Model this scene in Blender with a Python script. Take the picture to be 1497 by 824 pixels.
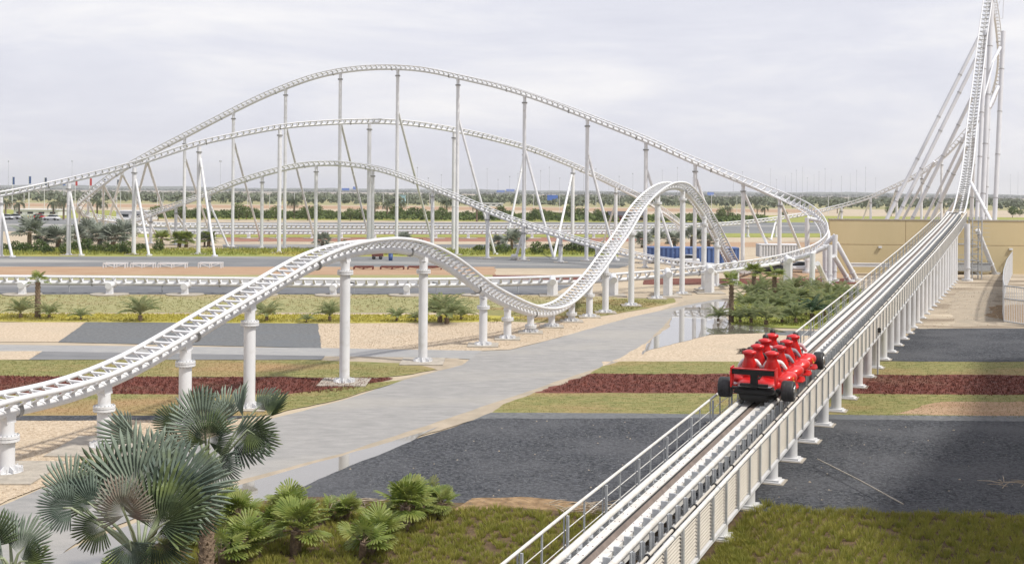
import bpy, math, random
import numpy as np
from mathutils import Vector, Matrix
from mathutils.geometry import tessellate_polygon
random.seed(7); rng = np.random.default_rng(7)
R_ = math.radians
for o in list(bpy.data.objects): bpy.data.objects.remove(o)
scene = bpy.context.scene
COL = scene.collection
# ------------------------------------------------------------------ camera
F = 1800.0; CX = 748.5; HY = 281.0; CH = 8.0     # focal length and horizon of the photograph, eye height in metres
cam = bpy.data.cameras.new('camera'); co = bpy.data.objects.new('camera', cam); COL.objects.link(co)
ROLL = .0079                                      # the photograph's horizon falls slightly to the right
co.location = (0, 0, CH); co.rotation_euler = (Matrix.Rotation(R_(90), 3, 'X') @ Matrix.Rotation(ROLL, 3, 'Z')).to_euler()
cam.sensor_width = 36; cam.lens = F / 1497 * 36; cam.shift_y = (HY - 412) / 1497
cam.clip_start = 0.1; cam.clip_end = 20000
scene.camera = co
# ------------------------------------------------------------------ sky, sun, exposure
SUN_EL, SUN_AZ = R_(54), R_(118)                 # azimuth clockwise from +Y: from the right, a little behind the camera
w = bpy.data.worlds.new('World'); scene.world = w; w.use_nodes = True
nt = w.node_tree; nt.nodes.clear()
def wn(t, **k):
    n = nt.nodes.new(t)
    for a, b in k.items(): setattr(n, a, b)
    return n
sky = wn('ShaderNodeTexSky', sky_type='NISHITA', sun_disc=False, sun_elevation=SUN_EL, sun_rotation=SUN_AZ, air_density=1.2, dust_density=2.0)
tc = wn('ShaderNodeTexCoord'); mp = wn('ShaderNodeMapping'); mp.inputs['Scale'].default_value = (1.0, 1.0, 4.5)
n1 = wn('ShaderNodeTexNoise'); n1.inputs['Scale'].default_value = 3.6; n1.inputs['Detail'].default_value = 8; n1.inputs['Roughness'].default_value = .58; n1.inputs['Distortion'].default_value = .35
cr = wn('ShaderNodeValToRGB')
cr.color_ramp.elements[0].position = .30; cr.color_ramp.elements[0].color = (7.0, 7.1, 8.1, 1)
cr.color_ramp.elements[1].position = .72; cr.color_ramp.elements[1].color = (10.2, 10.0, 10.0, 1)
e = cr.color_ramp.elements.new(.5); e.color = (8.1, 8.15, 8.95, 1)
mix = wn('ShaderNodeMixRGB'); mix.inputs[0].default_value = .93
bg = wn('ShaderNodeBackground'); bg.inputs[1].default_value = .1
wo = wn('ShaderNodeOutputWorld')
L = nt.links.new
L(tc.outputs['Generated'], mp.inputs[0]); L(mp.outputs[0], n1.inputs['Vector']); L(n1.outputs['Fac'], cr.inputs[0])
L(sky.outputs[0], mix.inputs[1]); L(cr.outputs[0], mix.inputs[2]); L(mix.outputs[0], bg.inputs[0]); L(bg.outputs[0], wo.inputs[0])
sl = bpy.data.lights.new('sun', 'SUN'); so = bpy.data.objects.new('sun', sl); COL.objects.link(so)
sl.energy = 4.0; sl.angle = R_(4); sl.color = (1, .955, .88)
sd = Vector((math.sin(SUN_AZ) * math.cos(SUN_EL), math.cos(SUN_AZ) * math.cos(SUN_EL), math.sin(SUN_EL)))
so.rotation_euler = sd.to_track_quat('Z', 'Y').to_euler(); so.location = (0, -20, 60)
scene.view_settings.view_transform = 'Standard'; scene.view_settings.look = 'None'
scene.view_settings.exposure = 0.06; scene.view_settings.gamma = 1; scene.view_settings.use_curve_mapping = False
scene.render.engine = 'CYCLES'
scene.cycles.max_bounces = 5; scene.cycles.volume_bounces = 0; scene.cycles.transparent_max_bounces = 4
# ------------------------------------------------------------------ helpers
CR, SR = math.cos(ROLL), math.sin(ROLL)
def unroll(px, py):
    dx, dy = px - CX, py - HY; return dx * CR + dy * SR, -dx * SR + dy * CR
def P(px, py, Y):
    # point seen at (px, py); Y is the depth for a level horizon, corrected here for the camera's roll
    b = F * CH / Y; Y = F * CH / max(b - (px - CX) * SR, b * .55, 1.5); x, y = unroll(px, py); return np.array([x * Y / F, Y, CH - y * Y / F])
def GY(py, px=CX): return F * CH / max(unroll(px, py)[1], 1.5)
def G(px, py, z=0.0):
    x, y = unroll(px, py); y = max(y, 1.5); Y = F * (CH - z) / y; return np.array([x * Y / F, Y, z])
def G_level(px, py): Y = F * CH / (py - HY); return np.array([(px - CX) * Y / F, Y, 0.0])
def project(p):
    x = F * p[..., 0] / p[..., 1]; y = F * (CH - p[..., 2]) / p[..., 1]; return CX + x * CR - y * SR, HY + x * SR + y * CR
def nrm(v):
    v = np.asarray(v, float); return v / (np.linalg.norm(v) + 1e-12)
class MB:
    def __init__(s): s.v = []; s.f = []; s.sm = []; s.mi = []; s.n = 0
    def add(s, vs, fs, smooth=False, mi=0):
        vs = np.asarray(vs, float).reshape(-1, 3); s.v.append(vs); n = s.n
        for f in fs: s.f.append(tuple(int(i) + n for i in f))
        s.sm += [smooth] * len(fs); s.mi += [mi] * len(fs); s.n += len(vs); return s
    def box(s, c, size, ax=None, mi=0):
        c = np.asarray(c, float); h = np.asarray(size, float) / 2
        A = np.eye(3) if ax is None else np.array([nrm(a) for a in ax])
        vs = [c + A.T @ (h * np.array(k)) for k in [(-1,-1,-1),(1,-1,-1),(1,1,-1),(-1,1,-1),(-1,-1,1),(1,-1,1),(1,1,1),(-1,1,1)]]
        return s.add(vs, [(0,3,2,1),(4,5,6,7),(0,1,5,4),(1,2,6,5),(2,3,7,6),(3,0,4,7)], mi=mi)
    def bar(s, a, b, wd, ht, up=(0,0,1), mi=0):
        a = np.asarray(a, float); b = np.asarray(b, float); t = nrm(b - a); u = np.asarray(up, float)
        if abs(t @ nrm(u)) > .98: u = np.array([0, 1., 0])
        r = nrm(np.cross(t, u)); u = np.cross(r, t)
        return s.box((a + b) / 2, (wd, np.linalg.norm(b - a), ht), (r, t, u), mi)
    def tube(s, pts, r, n=8, cap=True, up=(0,0,1), mi=0):
        p = np.asarray(pts, float); m = len(p); rr = np.broadcast_to(np.asarray(r, float), (m,))
        t = np.gradient(p, axis=0); t /= np.linalg.norm(t, axis=1)[:, None] + 1e-12
        u = np.asarray(up, float)
        if abs(t[0] @ u) > .95: u = np.array([1., 0, 0])
        a = np.cross(t[0], u); a /= np.linalg.norm(a)
        A = []
        for k in range(m):
            a = a - t[k] * (a @ t[k]); a /= np.linalg.norm(a) + 1e-12; A.append(a)
        A = np.array(A); B = np.cross(t, A)
        an = np.arange(n) * 2 * math.pi / n
        V = p[:, None] + rr[:, None, None] * (np.cos(an)[None, :, None] * A[:, None] + np.sin(an)[None, :, None] * B[:, None])
        fs = [(k*n+j, k*n+(j+1) % n, (k+1)*n+(j+1) % n, (k+1)*n+j) for k in range(m-1) for j in range(n)]
        s.add(V.reshape(-1, 3), fs, True, mi)
        if cap:
            s.add(V[0], [tuple(range(n))[::-1]], False, mi); s.add(V[-1], [tuple(range(n))], False, mi)
        return s
    def lathe(s, prof, c=(0,0,0), n=16, sx=1, sy=1, mi=0, smooth=True, rot=None):
        c = np.asarray(c, float); an = np.arange(n) * 2 * math.pi / n
        V = np.array([[(r*math.cos(a)*sx, r*math.sin(a)*sy, z) for a in an] for r, z in prof]).reshape(-1, 3)
        if rot is not None: V = V @ np.asarray(rot).T
        m = len(prof)
        fs = [(k*n+j, k*n+(j+1) % n, (k+1)*n+(j+1) % n, (k+1)*n+j) for k in range(m-1) for j in range(n)]
        fs += [tuple(range(n))[::-1], tuple((m-1)*n+j for j in range(n))]
        return s.add(V + c, fs, smooth, mi)
    def disc(s, c, r, h, n=16, mi=0): return s.lathe([(r, 0), (r, h)], c, n, smooth=False, mi=mi)
    def build(s, name, mats, parent=None, loc=None):
        me = bpy.data.meshes.new(name)
        V = np.concatenate(s.v) if s.v else np.zeros((0, 3))
        if loc is not None: V = V - np.asarray(loc)
        me.from_pydata(V.tolist(), [], s.f)
        if not isinstance(mats, (list, tuple)): mats = [mats]
        for m in mats: me.materials.append(m)
        me.polygons.foreach_set('use_smooth', s.sm)
        if len(mats) > 1: me.polygons.foreach_set('material_index', s.mi)
        me.update()
        o = bpy.data.objects.new(name, me); COL.objects.link(o)
        if loc is not None: o.location = loc
        if parent is not None: o.parent = parent
        return o
def tag(o, label=None, cat=None, group=None, kind=None):
    if label: o['label'] = label
    if cat: o['category'] = cat
    if group: o['group'] = group
    if kind: o['kind'] = kind
    return o
def empty(name, loc, label, cat, group=None, rz=0):
    o = bpy.data.objects.new(name, None); COL.objects.link(o); o.location = tuple(float(c) for c in loc); o.rotation_euler = (0, 0, rz)
    o.empty_display_size = .3
    return tag(o, label, cat, group)
class Part:                                      # builds in world coordinates, parents to a thing that only has a location
    def __init__(s, root): s.root = root; s.loc = np.array(root.location)
    def __call__(s, mb, name, mats, parent=None, label=None):
        o = mb.build(name, mats, None, None)
        V = np.zeros(len(o.data.vertices) * 3); o.data.vertices.foreach_get('co', V); V = V.reshape(-1, 3) - s.loc
        o.data.vertices.foreach_set('co', V.ravel()); o.parent = parent or s.root
        if label: o['label'] = label
        return o
def copy_tree(o, loc, rz=0, sc=1, label=None, group=None):
    r = o.copy(); COL.objects.link(r); r.location = loc; r.rotation_euler = (0, 0, rz); r.scale = (sc,) * 3
    if label: r['label'] = label
    if group: r['group'] = group
    for ch in list(o.children):
        c = ch.copy(); COL.objects.link(c); c.parent = r
        for g in ch.children:
            d = g.copy(); COL.objects.link(d); d.parent = c
    return r
ORD = ['first','second','third','fourth','fifth','sixth','seventh','eighth','ninth','tenth','eleventh','twelfth','thirteenth','fourteenth','fifteenth','sixteenth','seventeenth','eighteenth','nineteenth','twentieth',
 'twenty-first','twenty-second','twenty-third','twenty-fourth','twenty-fifth','twenty-sixth','twenty-seventh','twenty-eighth','twenty-ninth','thirtieth','thirty-first','thirty-second','thirty-third','thirty-fourth','thirty-fifth','thirty-sixth','thirty-seventh','thirty-eighth','thirty-ninth','fortieth','forty-first','forty-second','forty-third','forty-fourth','forty-fifth','forty-sixth','forty-seventh','forty-eighth','forty-ninth','fiftieth']
# ------------------------------------------------------------------ materials
def mat(name, c1, c2=None, rough=.6, scale=3.0, bump=0.0, bscale=30.0, metal=0.0, detail=5, c3=None, s3=.4, stretch=None, spec=.5, lo=.35, hi=.65, coat=0, trans=0, lo3=.5, hi3=.7):
    m = bpy.data.materials.new(name); m.use_nodes = True; t = m.node_tree; b = t.nodes['Principled BSDF']
    b.inputs['Roughness'].default_value = rough; b.inputs['Metallic'].default_value = metal
    b.inputs['Specular IOR Level'].default_value = spec; b.inputs['Coat Weight'].default_value = coat
    b.inputs['Base Color'].default_value = (*c1, 1)
    g = t.nodes.new('ShaderNodeNewGeometry'); src = g.outputs['Position']
    if stretch:
        mpn = t.nodes.new('ShaderNodeMapping'); mpn.inputs['Scale'].default_value = stretch; t.links.new(src, mpn.inputs[0]); src = mpn.outputs[0]
    if c2:
        n = t.nodes.new('ShaderNodeTexNoise'); n.inputs['Scale'].default_value = scale; n.inputs['Detail'].default_value = detail; n.inputs['Roughness'].default_value = .65
        t.links.new(src, n.inputs['Vector'])
        r = t.nodes.new('ShaderNodeValToRGB'); r.color_ramp.elements[0].position = lo; r.color_ramp.elements[1].position = hi
        r.color_ramp.elements[0].color = (*c1, 1); r.color_ramp.elements[1].color = (*c2, 1)
        t.links.new(n.outputs['Fac'], r.inputs[0]); out = r.outputs[0]
        if c3:
            n3 = t.nodes.new('ShaderNodeTexNoise'); n3.inputs['Scale'].default_value = s3; n3.inputs['Detail'].default_value = 4
            t.links.new(src, n3.inputs['Vector'])
            r3 = t.nodes.new('ShaderNodeValToRGB'); r3.color_ramp.elements[0].position = lo3; r3.color_ramp.elements[1].position = hi3
            t.links.new(n3.outputs['Fac'], r3.inputs[0])
            mx = t.nodes.new('ShaderNodeMixRGB'); mx.inputs[2].default_value = (*c3, 1)
            t.links.new(r3.outputs[0], mx.inputs[0]); t.links.new(out, mx.inputs[1]); out = mx.outputs[0]
        t.links.new(out, b.inputs['Base Color'])
    if trans:                                    # thin leaves let some light through
        tl = t.nodes.new('ShaderNodeBsdfTranslucent'); ms = t.nodes.new('ShaderNodeMixShader'); ms.inputs[0].default_value = trans
        if c2: t.links.new(out, tl.inputs[0])
        else: tl.inputs[0].default_value = (*c1, 1)
        mo_ = t.nodes['Material Output']; t.links.new(b.outputs[0], ms.inputs[1]); t.links.new(tl.outputs[0], ms.inputs[2]); t.links.new(ms.outputs[0], mo_.inputs[0])
    if bump:
        nb = t.nodes.new('ShaderNodeTexNoise'); nb.inputs['Scale'].default_value = bscale; nb.inputs['Detail'].default_value = 3
        t.links.new(g.outputs['Position'], nb.inputs['Vector'])
        bp = t.nodes.new('ShaderNodeBump'); bp.inputs['Strength'].default_value = bump; bp.inputs['Distance'].default_value = .05
        t.links.new(nb.outputs['Fac'], bp.inputs['Height']); t.links.new(bp.outputs[0], b.inputs['Normal'])
    return m
M = {}
M['white'] = mat('white_paint', (.68,.685,.70), (.61,.615,.63), .42, .7, c3=(.5,.49,.46), s3=2.2, lo3=.57, hi3=.85)
M['white2'] = mat('white_paint_tower', (.60,.61,.64), (.54,.55,.59), .45, .5)
M['dirtywhite'] = mat('worn_white_paint', (.66,.655,.64), (.54,.52,.48), .5, 3, c3=(.5,.47,.42), s3=9, lo3=.62, hi3=.75)
M['galv'] = mat('galvanised_steel', (.46,.475,.49), (.35,.365,.38), .45, 6, metal=.15)
M['flange'] = mat('dark_flange_steel', (.34,.34,.34), (.2,.2,.19), .6, 4)
M['concrete'] = mat('concrete', (.42,.38,.32), (.30,.27,.23), .9, 3, bump=.3, bscale=12)
M['panel'] = mat('cream_corrugated_sheet', (.56,.525,.465), (.49,.455,.40), .45, 2)
M['brown'] = mat('brown_brake_strip', (.20,.155,.125), (.13,.10,.08), .7, 2, stretch=(4,.6,1))
M['black'] = mat('black_rubber', (.012,.012,.014), (.03,.03,.032), .55, 12)
M['slot'] = mat('black_slot', (.01,.01,.01), rough=.8)
M['red'] = mat('red_gloss_paint', (.62,.008,.008), (.42,.006,.008), .36, 3, coat=.3)
M['redpod'] = mat('red_pod_paint', (.66,.02,.018), (.50,.015,.015), .34, 4, coat=.35)
M['yellow'] = mat('yellow_decal', (.8,.55,.05), rough=.4)
M['steel'] = mat('bright_steel', (.6,.6,.6), rough=.25, metal=.9)
M['sand'] = mat('sand_ground', (.38,.31,.22), (.46,.385,.28), .95, .5, bump=.4, bscale=8, c3=(.36,.30,.225), s3=.06)
M['tan'] = mat('tan_gravel', (.33,.25,.17), (.60,.50,.375), .95, 9, bump=.8, bscale=14, detail=8, c3=(.42,.35,.26), s3=.35, lo3=.5, hi3=.8)
M['dark'] = mat('dark_slate_gravel', (.016,.018,.022), (.105,.11,.122), .9, 10, bump=1.0, bscale=14, detail=10, c3=(.11,.112,.12), s3=.3, lo3=.42, hi3=.85, lo=.38, hi=.64, spec=.2)
M['slate'] = mat('grey_slate_gravel', (.085,.09,.092), (.16,.165,.17), .9, 5, bump=.5, bscale=10, detail=8, c3=(.12,.13,.14), s3=.3)
M['asphalt'] = mat('asphalt', (.12,.125,.13), (.18,.185,.19), .9, 1.2, bump=.15, bscale=20, c3=(.32,.31,.29), s3=.09, stretch=(.25,1,1))
M['asphaltd'] = mat('dark_asphalt', (.085,.09,.10), (.16,.165,.175), .9, 1.6, bump=.2, bscale=20, c3=(.21,.21,.21), s3=.12, stretch=(.25,1,1))
M['road'] = mat('grey_road', (.235,.232,.225), (.31,.30,.29), .85, 2.2, bump=.25, bscale=30, detail=9, c3=(.35,.33,.295), s3=.2, lo3=.5, hi3=.8, stretch=(.5,1,1))
M['margin'] = mat('sandy_margin', (.40,.335,.255), (.31,.26,.195), .95, 1.2, bump=.3, bscale=12, c3=(.30,.26,.20), s3=.5)
M['path'] = mat('grey_path', (.26,.26,.26), (.32,.315,.305), .9, 1, c3=(.27,.27,.275), s3=.2)
M['grass'] = mat('dry_lawn', (.14,.155,.04), (.27,.235,.09), .95, 3.0, bump=.8, bscale=14, c3=(.32,.21,.10), s3=.22, lo3=.48, hi3=.68, stretch=(.5,1,1))
M['olive'] = mat('olive_lawn', (.235,.23,.095), (.30,.28,.13), .95, 1.2, bump=.5, bscale=10, c3=(.34,.27,.15), s3=.1, stretch=(.3,1,1))
M['lush'] = mat('green_ground_cover', (.16,.20,.04), (.30,.30,.06), .95, .8, bump=.8, bscale=6, c3=(.33,.29,.07), s3=.12, stretch=(.4,1,1))
M['yel'] = mat('yellow_green_cover', (.28,.26,.045), (.42,.36,.06), .95, 2.5, bump=.9, bscale=8, c3=(.25,.22,.06), s3=.5, stretch=(.5,1,1))
M['redp'] = mat('maroon_plants', (.075,.02,.013), (.19,.055,.036), .95, 3.5, bump=.9, bscale=12, c3=(.19,.10,.065), s3=.35, lo3=.55, hi3=.8)
M['redfar'] = mat('far_brown_plants', (.23,.10,.07), (.30,.15,.10), .95, .6, stretch=(.2,1,1))
M['brownsoil'] = mat('orange_brown_soil', (.31,.19,.11), (.38,.26,.165), .95, .8, bump=.3, bscale=8, stretch=(.3,1,1))
M['dirt'] = mat('dug_dirt', (.15,.09,.04), (.33,.22,.115), .95, 3, bump=1, bscale=9)
M['mulch'] = mat('planting_soil', (.06,.035,.016), (.13,.085,.04), .95, 4, bump=.8, bscale=12)
M['wall'] = mat('beige_wall_render', (.50,.41,.235), (.54,.445,.265), .9, .25, c3=(.45,.375,.22), s3=.12, stretch=(1,1,.3))
M['bark'] = mat('palm_bark', (.13,.09,.06), (.26,.19,.13), .95, 9, bump=.9, bscale=16)
M['yard'] = mat('yard_dirt', (.40,.33,.245), (.52,.445,.34), .95, 1.2, bump=.5, bscale=8, c3=(.22,.175,.125), s3=.35, lo3=.42, hi3=.62, stretch=(.35,1,1))
M['frondpale'] = mat('silver_fan_leaf', (.115,.15,.115), (.22,.265,.205), .55, 3, spec=.35, trans=.1)
M['frondshade'] = mat('shaded_fan_leaf', (.028,.045,.028), (.10,.135,.06), .55, 3, c3=(.15,.19,.05), s3=1.5, spec=.35, trans=.15)  # dark leaf tone, with the crown's inner shade put into the colour
M['frondblue'] = mat('blue_grey_fan_leaf', (.065,.095,.075), (.17,.215,.175), .55, 2.5, c3=(.15,.18,.07), s3=1.4, lo3=.52, hi3=.72, spec=.35, trans=.12)
M['fronddry'] = mat('brown_fan_leaf', (.19,.13,.10), (.22,.23,.18), .6, 4, trans=0.2)
M['stalk'] = mat('leaf_stalk', (.30,.33,.22), (.22,.27,.15), .6, 5)
M['fan'] = mat('green_fan_leaf', (.12,.18,.03), (.27,.32,.07), .5, 5, c3=(.30,.31,.09), s3=2, trans=0.35)
M['feather'] = mat('green_feather_leaf', (.24,.30,.13), (.42,.46,.26), .6, 2.5, c3=(.44,.44,.24), s3=.8, trans=0.5)
M['featherd'] = mat('dark_feather_leaf', (.03,.07,.035), (.07,.12,.055), .6, 3, trans=0.3)
M['farfan'] = mat('grey_green_palm_leaf', (.13,.155,.115), (.34,.37,.31), .6, .6, trans=0.3)
M['bush'] = mat('bush_leaf', (.045,.085,.02), (.12,.16,.04), .8, .8, trans=0.3)
M['tuss'] = mat('tussock_grass', (.20,.22,.03), (.36,.335,.075), .7, 3.2, c3=(.22,.17,.06), s3=.6, lo3=.6, hi3=.85, trans=0.4)
M['tree'] = mat('tree_leaf', (.07,.11,.03), (.15,.19,.06), .85, .3, trans=0.25)
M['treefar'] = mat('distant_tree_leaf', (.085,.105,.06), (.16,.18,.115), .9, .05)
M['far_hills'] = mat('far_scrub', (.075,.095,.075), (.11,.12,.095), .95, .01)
M['trunk'] = mat('tree_trunk', (.22,.17,.12), (.14,.10,.07), .9, 5)
M['blue'] = mat('blue_paint', (.035,.075,.21), (.05,.10,.27), .5, 1)
M['bluerib'] = mat('lit_blue_rib', (.10,.17,.38), rough=.5)  # lighter ribs put the light on the corrugation into the colour
M['bluesign'] = mat('blue_sign', (.06,.15,.5), rough=.5)
M['cyan'] = mat('pale_blue_tank', (.35,.55,.62), rough=.5)
M['skin'] = mat('skin', (.42,.25,.17), rough=.55)
M['hair'] = mat('dark_hair', (.012,.009,.008), (.03,.02,.015), .5, 30)
M['glass'] = mat('dark_glass', (.02,.025,.03), rough=.1)
M['darkroof'] = mat('dark_roof', (.05,.05,.06), rough=.8)
M['redcar'] = mat('red_car_paint', (.45,.02,.02), rough=.3, coat=.5)
M['rust'] = mat('rusty_red_steel', (.20,.05,.035), (.10,.04,.03), .7, 5)
M['branch'] = mat('dead_branch', (.42,.36,.28), (.25,.2,.15), .9, 8)
def wmat():
    m = bpy.data.materials.new('puddle_water'); m.use_nodes = True; t = m.node_tree; b = t.nodes['Principled BSDF']
    b.inputs['Base Color'].default_value = (.20,.185,.155,1); b.inputs['Roughness'].default_value = .035; b.inputs['IOR'].default_value = 1.33
    b.inputs['Specular IOR Level'].default_value = .9; b.inputs['Coat Weight'].default_value = .6; b.inputs['Coat Roughness'].default_value = .02
    g = t.nodes.new('ShaderNodeNewGeometry'); n = t.nodes.new('ShaderNodeTexNoise'); n.inputs['Scale'].default_value = 1.4
    bp = t.nodes.new('ShaderNodeBump'); bp.inputs['Strength'].default_value = .018; bp.inputs['Distance'].default_value = .05
    t.links.new(g.outputs['Position'], n.inputs['Vector']); t.links.new(n.outputs['Fac'], bp.inputs['Height']); t.links.new(bp.outputs[0], b.inputs['Normal'])
    return m
M['water'] = wmat()
def shirt(name, c): M[name] = mat(name, c, tuple(x * .8 for x in c), .8, 12)
shirt('shirt_white', (.82,.8,.8)); shirt('shirt_grey', (.3,.3,.34)); shirt('shirt_pink', (.6,.42,.45)); shirt('shirt_black', (.03,.03,.035)); shirt('jeans', (.05,.07,.13))
# ------------------------------------------------------------------ ground
_gz = [0.0]
def densify(pts, step, jit):
    out = []
    for i in range(len(pts)):
        a = np.array(pts[i][:2]); b = np.array(pts[(i + 1) % len(pts)][:2]); d = np.linalg.norm(b - a); n = max(1, int(d / step))
        n = min(n, 160)
        nn = np.array([-(b - a)[1], (b - a)[0]]) / (d + 1e-9)
        ph = random.random() * 9
        for k in range(n):
            t = k / n; s = d * t
            j = 0 if k == 0 else jit * (math.sin(s * .9 / (step) + ph) * .4 + math.sin(s * .37 / step + 2 * ph) * .6 + random.uniform(-.5, .5))
            out.append(a + (b - a) * t + nn * j)
    return out
def sheet(name, m, poly, step=.8, jit=.0, px=True, kind='structure', z=None):
    pts = [G(*p)[:2] for p in poly] if px else [np.array(p) for p in poly]
    pts = densify(pts, step, jit) if jit else pts
    if z is None: _gz[0] += .0008; z = _gz[0]
    tri = tessellate_polygon([[Vector((p[0], p[1], 0)) for p in pts]])
    vs = [(p[0], p[1], z) for p in pts]
    fs = []
    for t in tri:
        a, b, c = [np.array(vs[i][:2]) for i in t]
        fs.append(t if (b-a)[0]*(c-a)[1]-(b-a)[1]*(c-a)[0] > 0 else t[::-1])
    o = MB().add(vs, fs).build(name, M[m]); o['kind'] = kind
    return o
def strip(name, m, y0, y1, x0, x1, jit=.15, step=1.0):
    c = [(x0, y1), (x1, y1), (x1, y0), (x0, y0)]
    return sheet(name, m, [G_level(*p)[:2] for p in c] if y1 < 330 else c, step, jit, px=y1 >= 330)
o = MB().add([(-9000,-600,0),(9000,-600,0),(9000,14000,0),(-9000,14000,0)], [(0,1,2,3)]).build('ground', M['sand']); o['kind'] = 'structure'
strip('far_field', 'sand', 284.2, 288.5, -900, 2400, 0)
strip('far_ground_cover', 'olive', 293, 302, -700, 2300, 1.5, 12)
strip('brown_soil_band', 'brownsoil', 303, 307.5, -600, 1200, 1, 8)
strip('green_ground', 'lush', 312, 324, -600, 1700, 1, 8)
strip('car_park', 'asphalt', 319, 338, -600, 215, .3, 4)
strip('distant_road', 'asphalt', 325, 341, 190, 1215, .2, 4)
strip('lawn', 'lush', 341, 347, -300, 1240, .3, 3)
strip('sand_bed', 'sand', 338, 358, -300, 200, .3, 3)
strip('maroon_band', 'redfar', 347, 353, 330, 940, .25, 3)
strip('soil_band', 'brownsoil', 354, 361, 940, 1215, .25, 3)
strip('car_park_lane', 'asphalt', 357, 364.5, 325, 770, .3, 3)
strip('lawn', 'lush', 363.5, 375, -300, 905, .4, 2)
sheet('service_road', 'asphalt', [(-300,392),(905,392),(925,384),(925,375.5),(-300,374.5)], 2, .2)
strip('brown_soil_band', 'brownsoil', 390, 402, -300, 725, .2, 1.5)
strip('maroon_bed', 'redp', 402, 411, 700, 860, .2, 1)
strip('lawn', 'olive', 402, 409, -300, 720, .1)
strip('path', 'path', 409, 418, -300, 835, .08)
sheet('dark_gravel_bed', 'asphaltd', [(-300,431),(800,431),(830,420),(835,417),(-300,417)], 1, .12)
strip('soil_band', 'brownsoil', 393, 406, 1075, 1245, .15)
strip('maroon_bed', 'redp', 407, 416, 940, 1270, .12)
sheet('lawn', 'olive', [(-300,457),(720,457),(870,449),(905,441),(900,434),(760,432),(700,430.5),(-300,430.5)], 1, .08)
sheet('lawn', 'grass', [(700,473),(800,471),(900,459),(960,449),(987,442),(985,436),(905,436),(880,440),(790,446),(700,452)], 1, .15)
sheet('kerb_line', 'tan', [(-300,457.6),(560,460),(700,460.5),(700,459),(560,458.5),(-300,456.4)])
sheet('yellow_ground_cover', 'yel', [(-300,470),(120,471),(470,473),(640,472),(730,470),(780,464),(700,460.5),(560,460),(-300,457.6)], 1, .1)
sheet('tan_gravel_bed', 'tan', [(-300,472),(-300,500),(85,500),(126,471)], .6, .04)
sheet('grey_gravel_bed', 'slate', [(85,500.5),(126,471),(465,473),(470,509)], .6, .03)
sheet('tan_gravel_bed', 'tan', [(470,509),(465,473),(640,472),(730,470),(800,472),(905,460),(985,443),(1045,435.5),(1050,438),(990,449),(900,472),(800,498),(746,511),(700,513)], .5, .05)
sheet('path', 'path', [(-300,501),(-300,512),(640,523),(700,526),(705,513),(470,509)], .5, .02)
sheet('tan_gravel_bed', 'tan', [(-300,513),(-300,526),(42,526),(62,513.5)], .6, .03)
sheet('dark_gravel_strip', 'asphaltd', [(62,514),(42,526),(470,526),(475,520.5)], .6, .03)
sheet('sandy_margin', 'margin', [(475,521),(470,527),(640,541),(580,556),(600,560),(680,537),(670,524)], .5, .08)
sheet('lawn', 'grass', [(-300,526),(-300,550),(560,552),(590,549),(638,540),(600,532),(470,527)], .5, .08)
sheet('maroon_plant_bed', 'redp', [(-300,549),(-300,579),(420,578),(500,574),(575,553)], .35, .2)
sheet('lawn', 'grass', [(-300,577),(-300,609),(380,609),(500,583),(590,556),(545,560),(420,577)], .5, .08)
sheet('dark_gravel_strip', 'dark', [(-300,608),(-300,616),(330,615),(375,608)], .5, .04)
sheet('tan_gravel_bed', 'tan', [(-300,616),(-300,800),(0,738),(60,713),(150,686),(270,650),(385,612),(330,615)], .4, .05)
# right of the road
sheet('sandy_margin', 'margin', [(250,770),(350,728),(500,683),(600,642),(720,606),(790,585),(890,545),(960,528),(1110,500),(1110,437),(1060,432),(1000,440),(900,480),(700,560),(345,690)], .4, .06)
sheet('road', 'road', [(-300,840),(-150,772),(0,741),(58,716),(150,689),(270,653),(400,612),(500,586),(595,555),(676,534),(702,514),(746,512),(800,498.5),(870,479),(920,464.5),(990,449),(1046,438),
    (1066,439.5),(1030,444),(990,454),(975,472),(955,492),(930,516),(880,537),(820,556),(760,577),(640,617),(500,664),(345,704),(230,744),(120,790),(40,850),(-60,1000),(-500,1000)], .4, .035)
sheet('tan_gravel_bed', 'tan', [(880,537),(960,494),(1120,487),(1230,487),(1345,470),(1290,529),(880,529)], .5, .06)
sheet('grey_gravel_bed', 'slate', [(1118,484),(1118,490),(1240,492),(1250,484)], .5, .05)
sheet('planted_island', 'lush', [(1068,474),(1070,478),(1240,482),(1300,452),(1290,430),(1230,418),(1100,424),(1070,440)], .4, .1)
sheet('lawn', 'grass', [(905,529),(880,536),(862,547),(1800,552),(1800,528)], .5, .07)
sheet('maroon_plant_bed', 'redp', [(862,547),(830,560),(780,576),(1800,582),(1800,550)], .35, .2)
sheet('lawn', 'grass', [(780,575),(735,592),(718,605),(1800,616),(1800,579)], .5, .07)
sheet('brown_soil_band', 'brownsoil', [(1380,588),(1300,606),(1800,614),(1800,586)], .5, .12)
sheet('slate_gravel_edge', 'slate', [(718,604),(690,616),(1800,630),(1800,611)], .5, .04)
sheet('dark_gravel_bed', 'dark', [(700,613),(600,645),(500,684),(430,713),(370,740),(360,760),(1900,775),(1900,621),(1020,612)], .4, .06)
sheet('yard_ground', 'yard', [(1300,482),(1750,482),(1750,398),(1240,398)], .8, .1)
sheet('pale_yard_sand', 'margin', [(1395,478),(1460,476),(1450,440),(1470,425),(1400,425),(1385,445)], .6, .25)
sheet('dug_dirt', 'dirt', [(1440,462),(1500,474),(1560,470),(1520,445),(1455,447)], .4, .3)  # dug dirt; its dark left end also paints the fence's cast shadow
sheet('dark_gravel_bed', 'dark', [(1338,481),(1278,529),(1900,531),(1900,480)], .5, .08)
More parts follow.
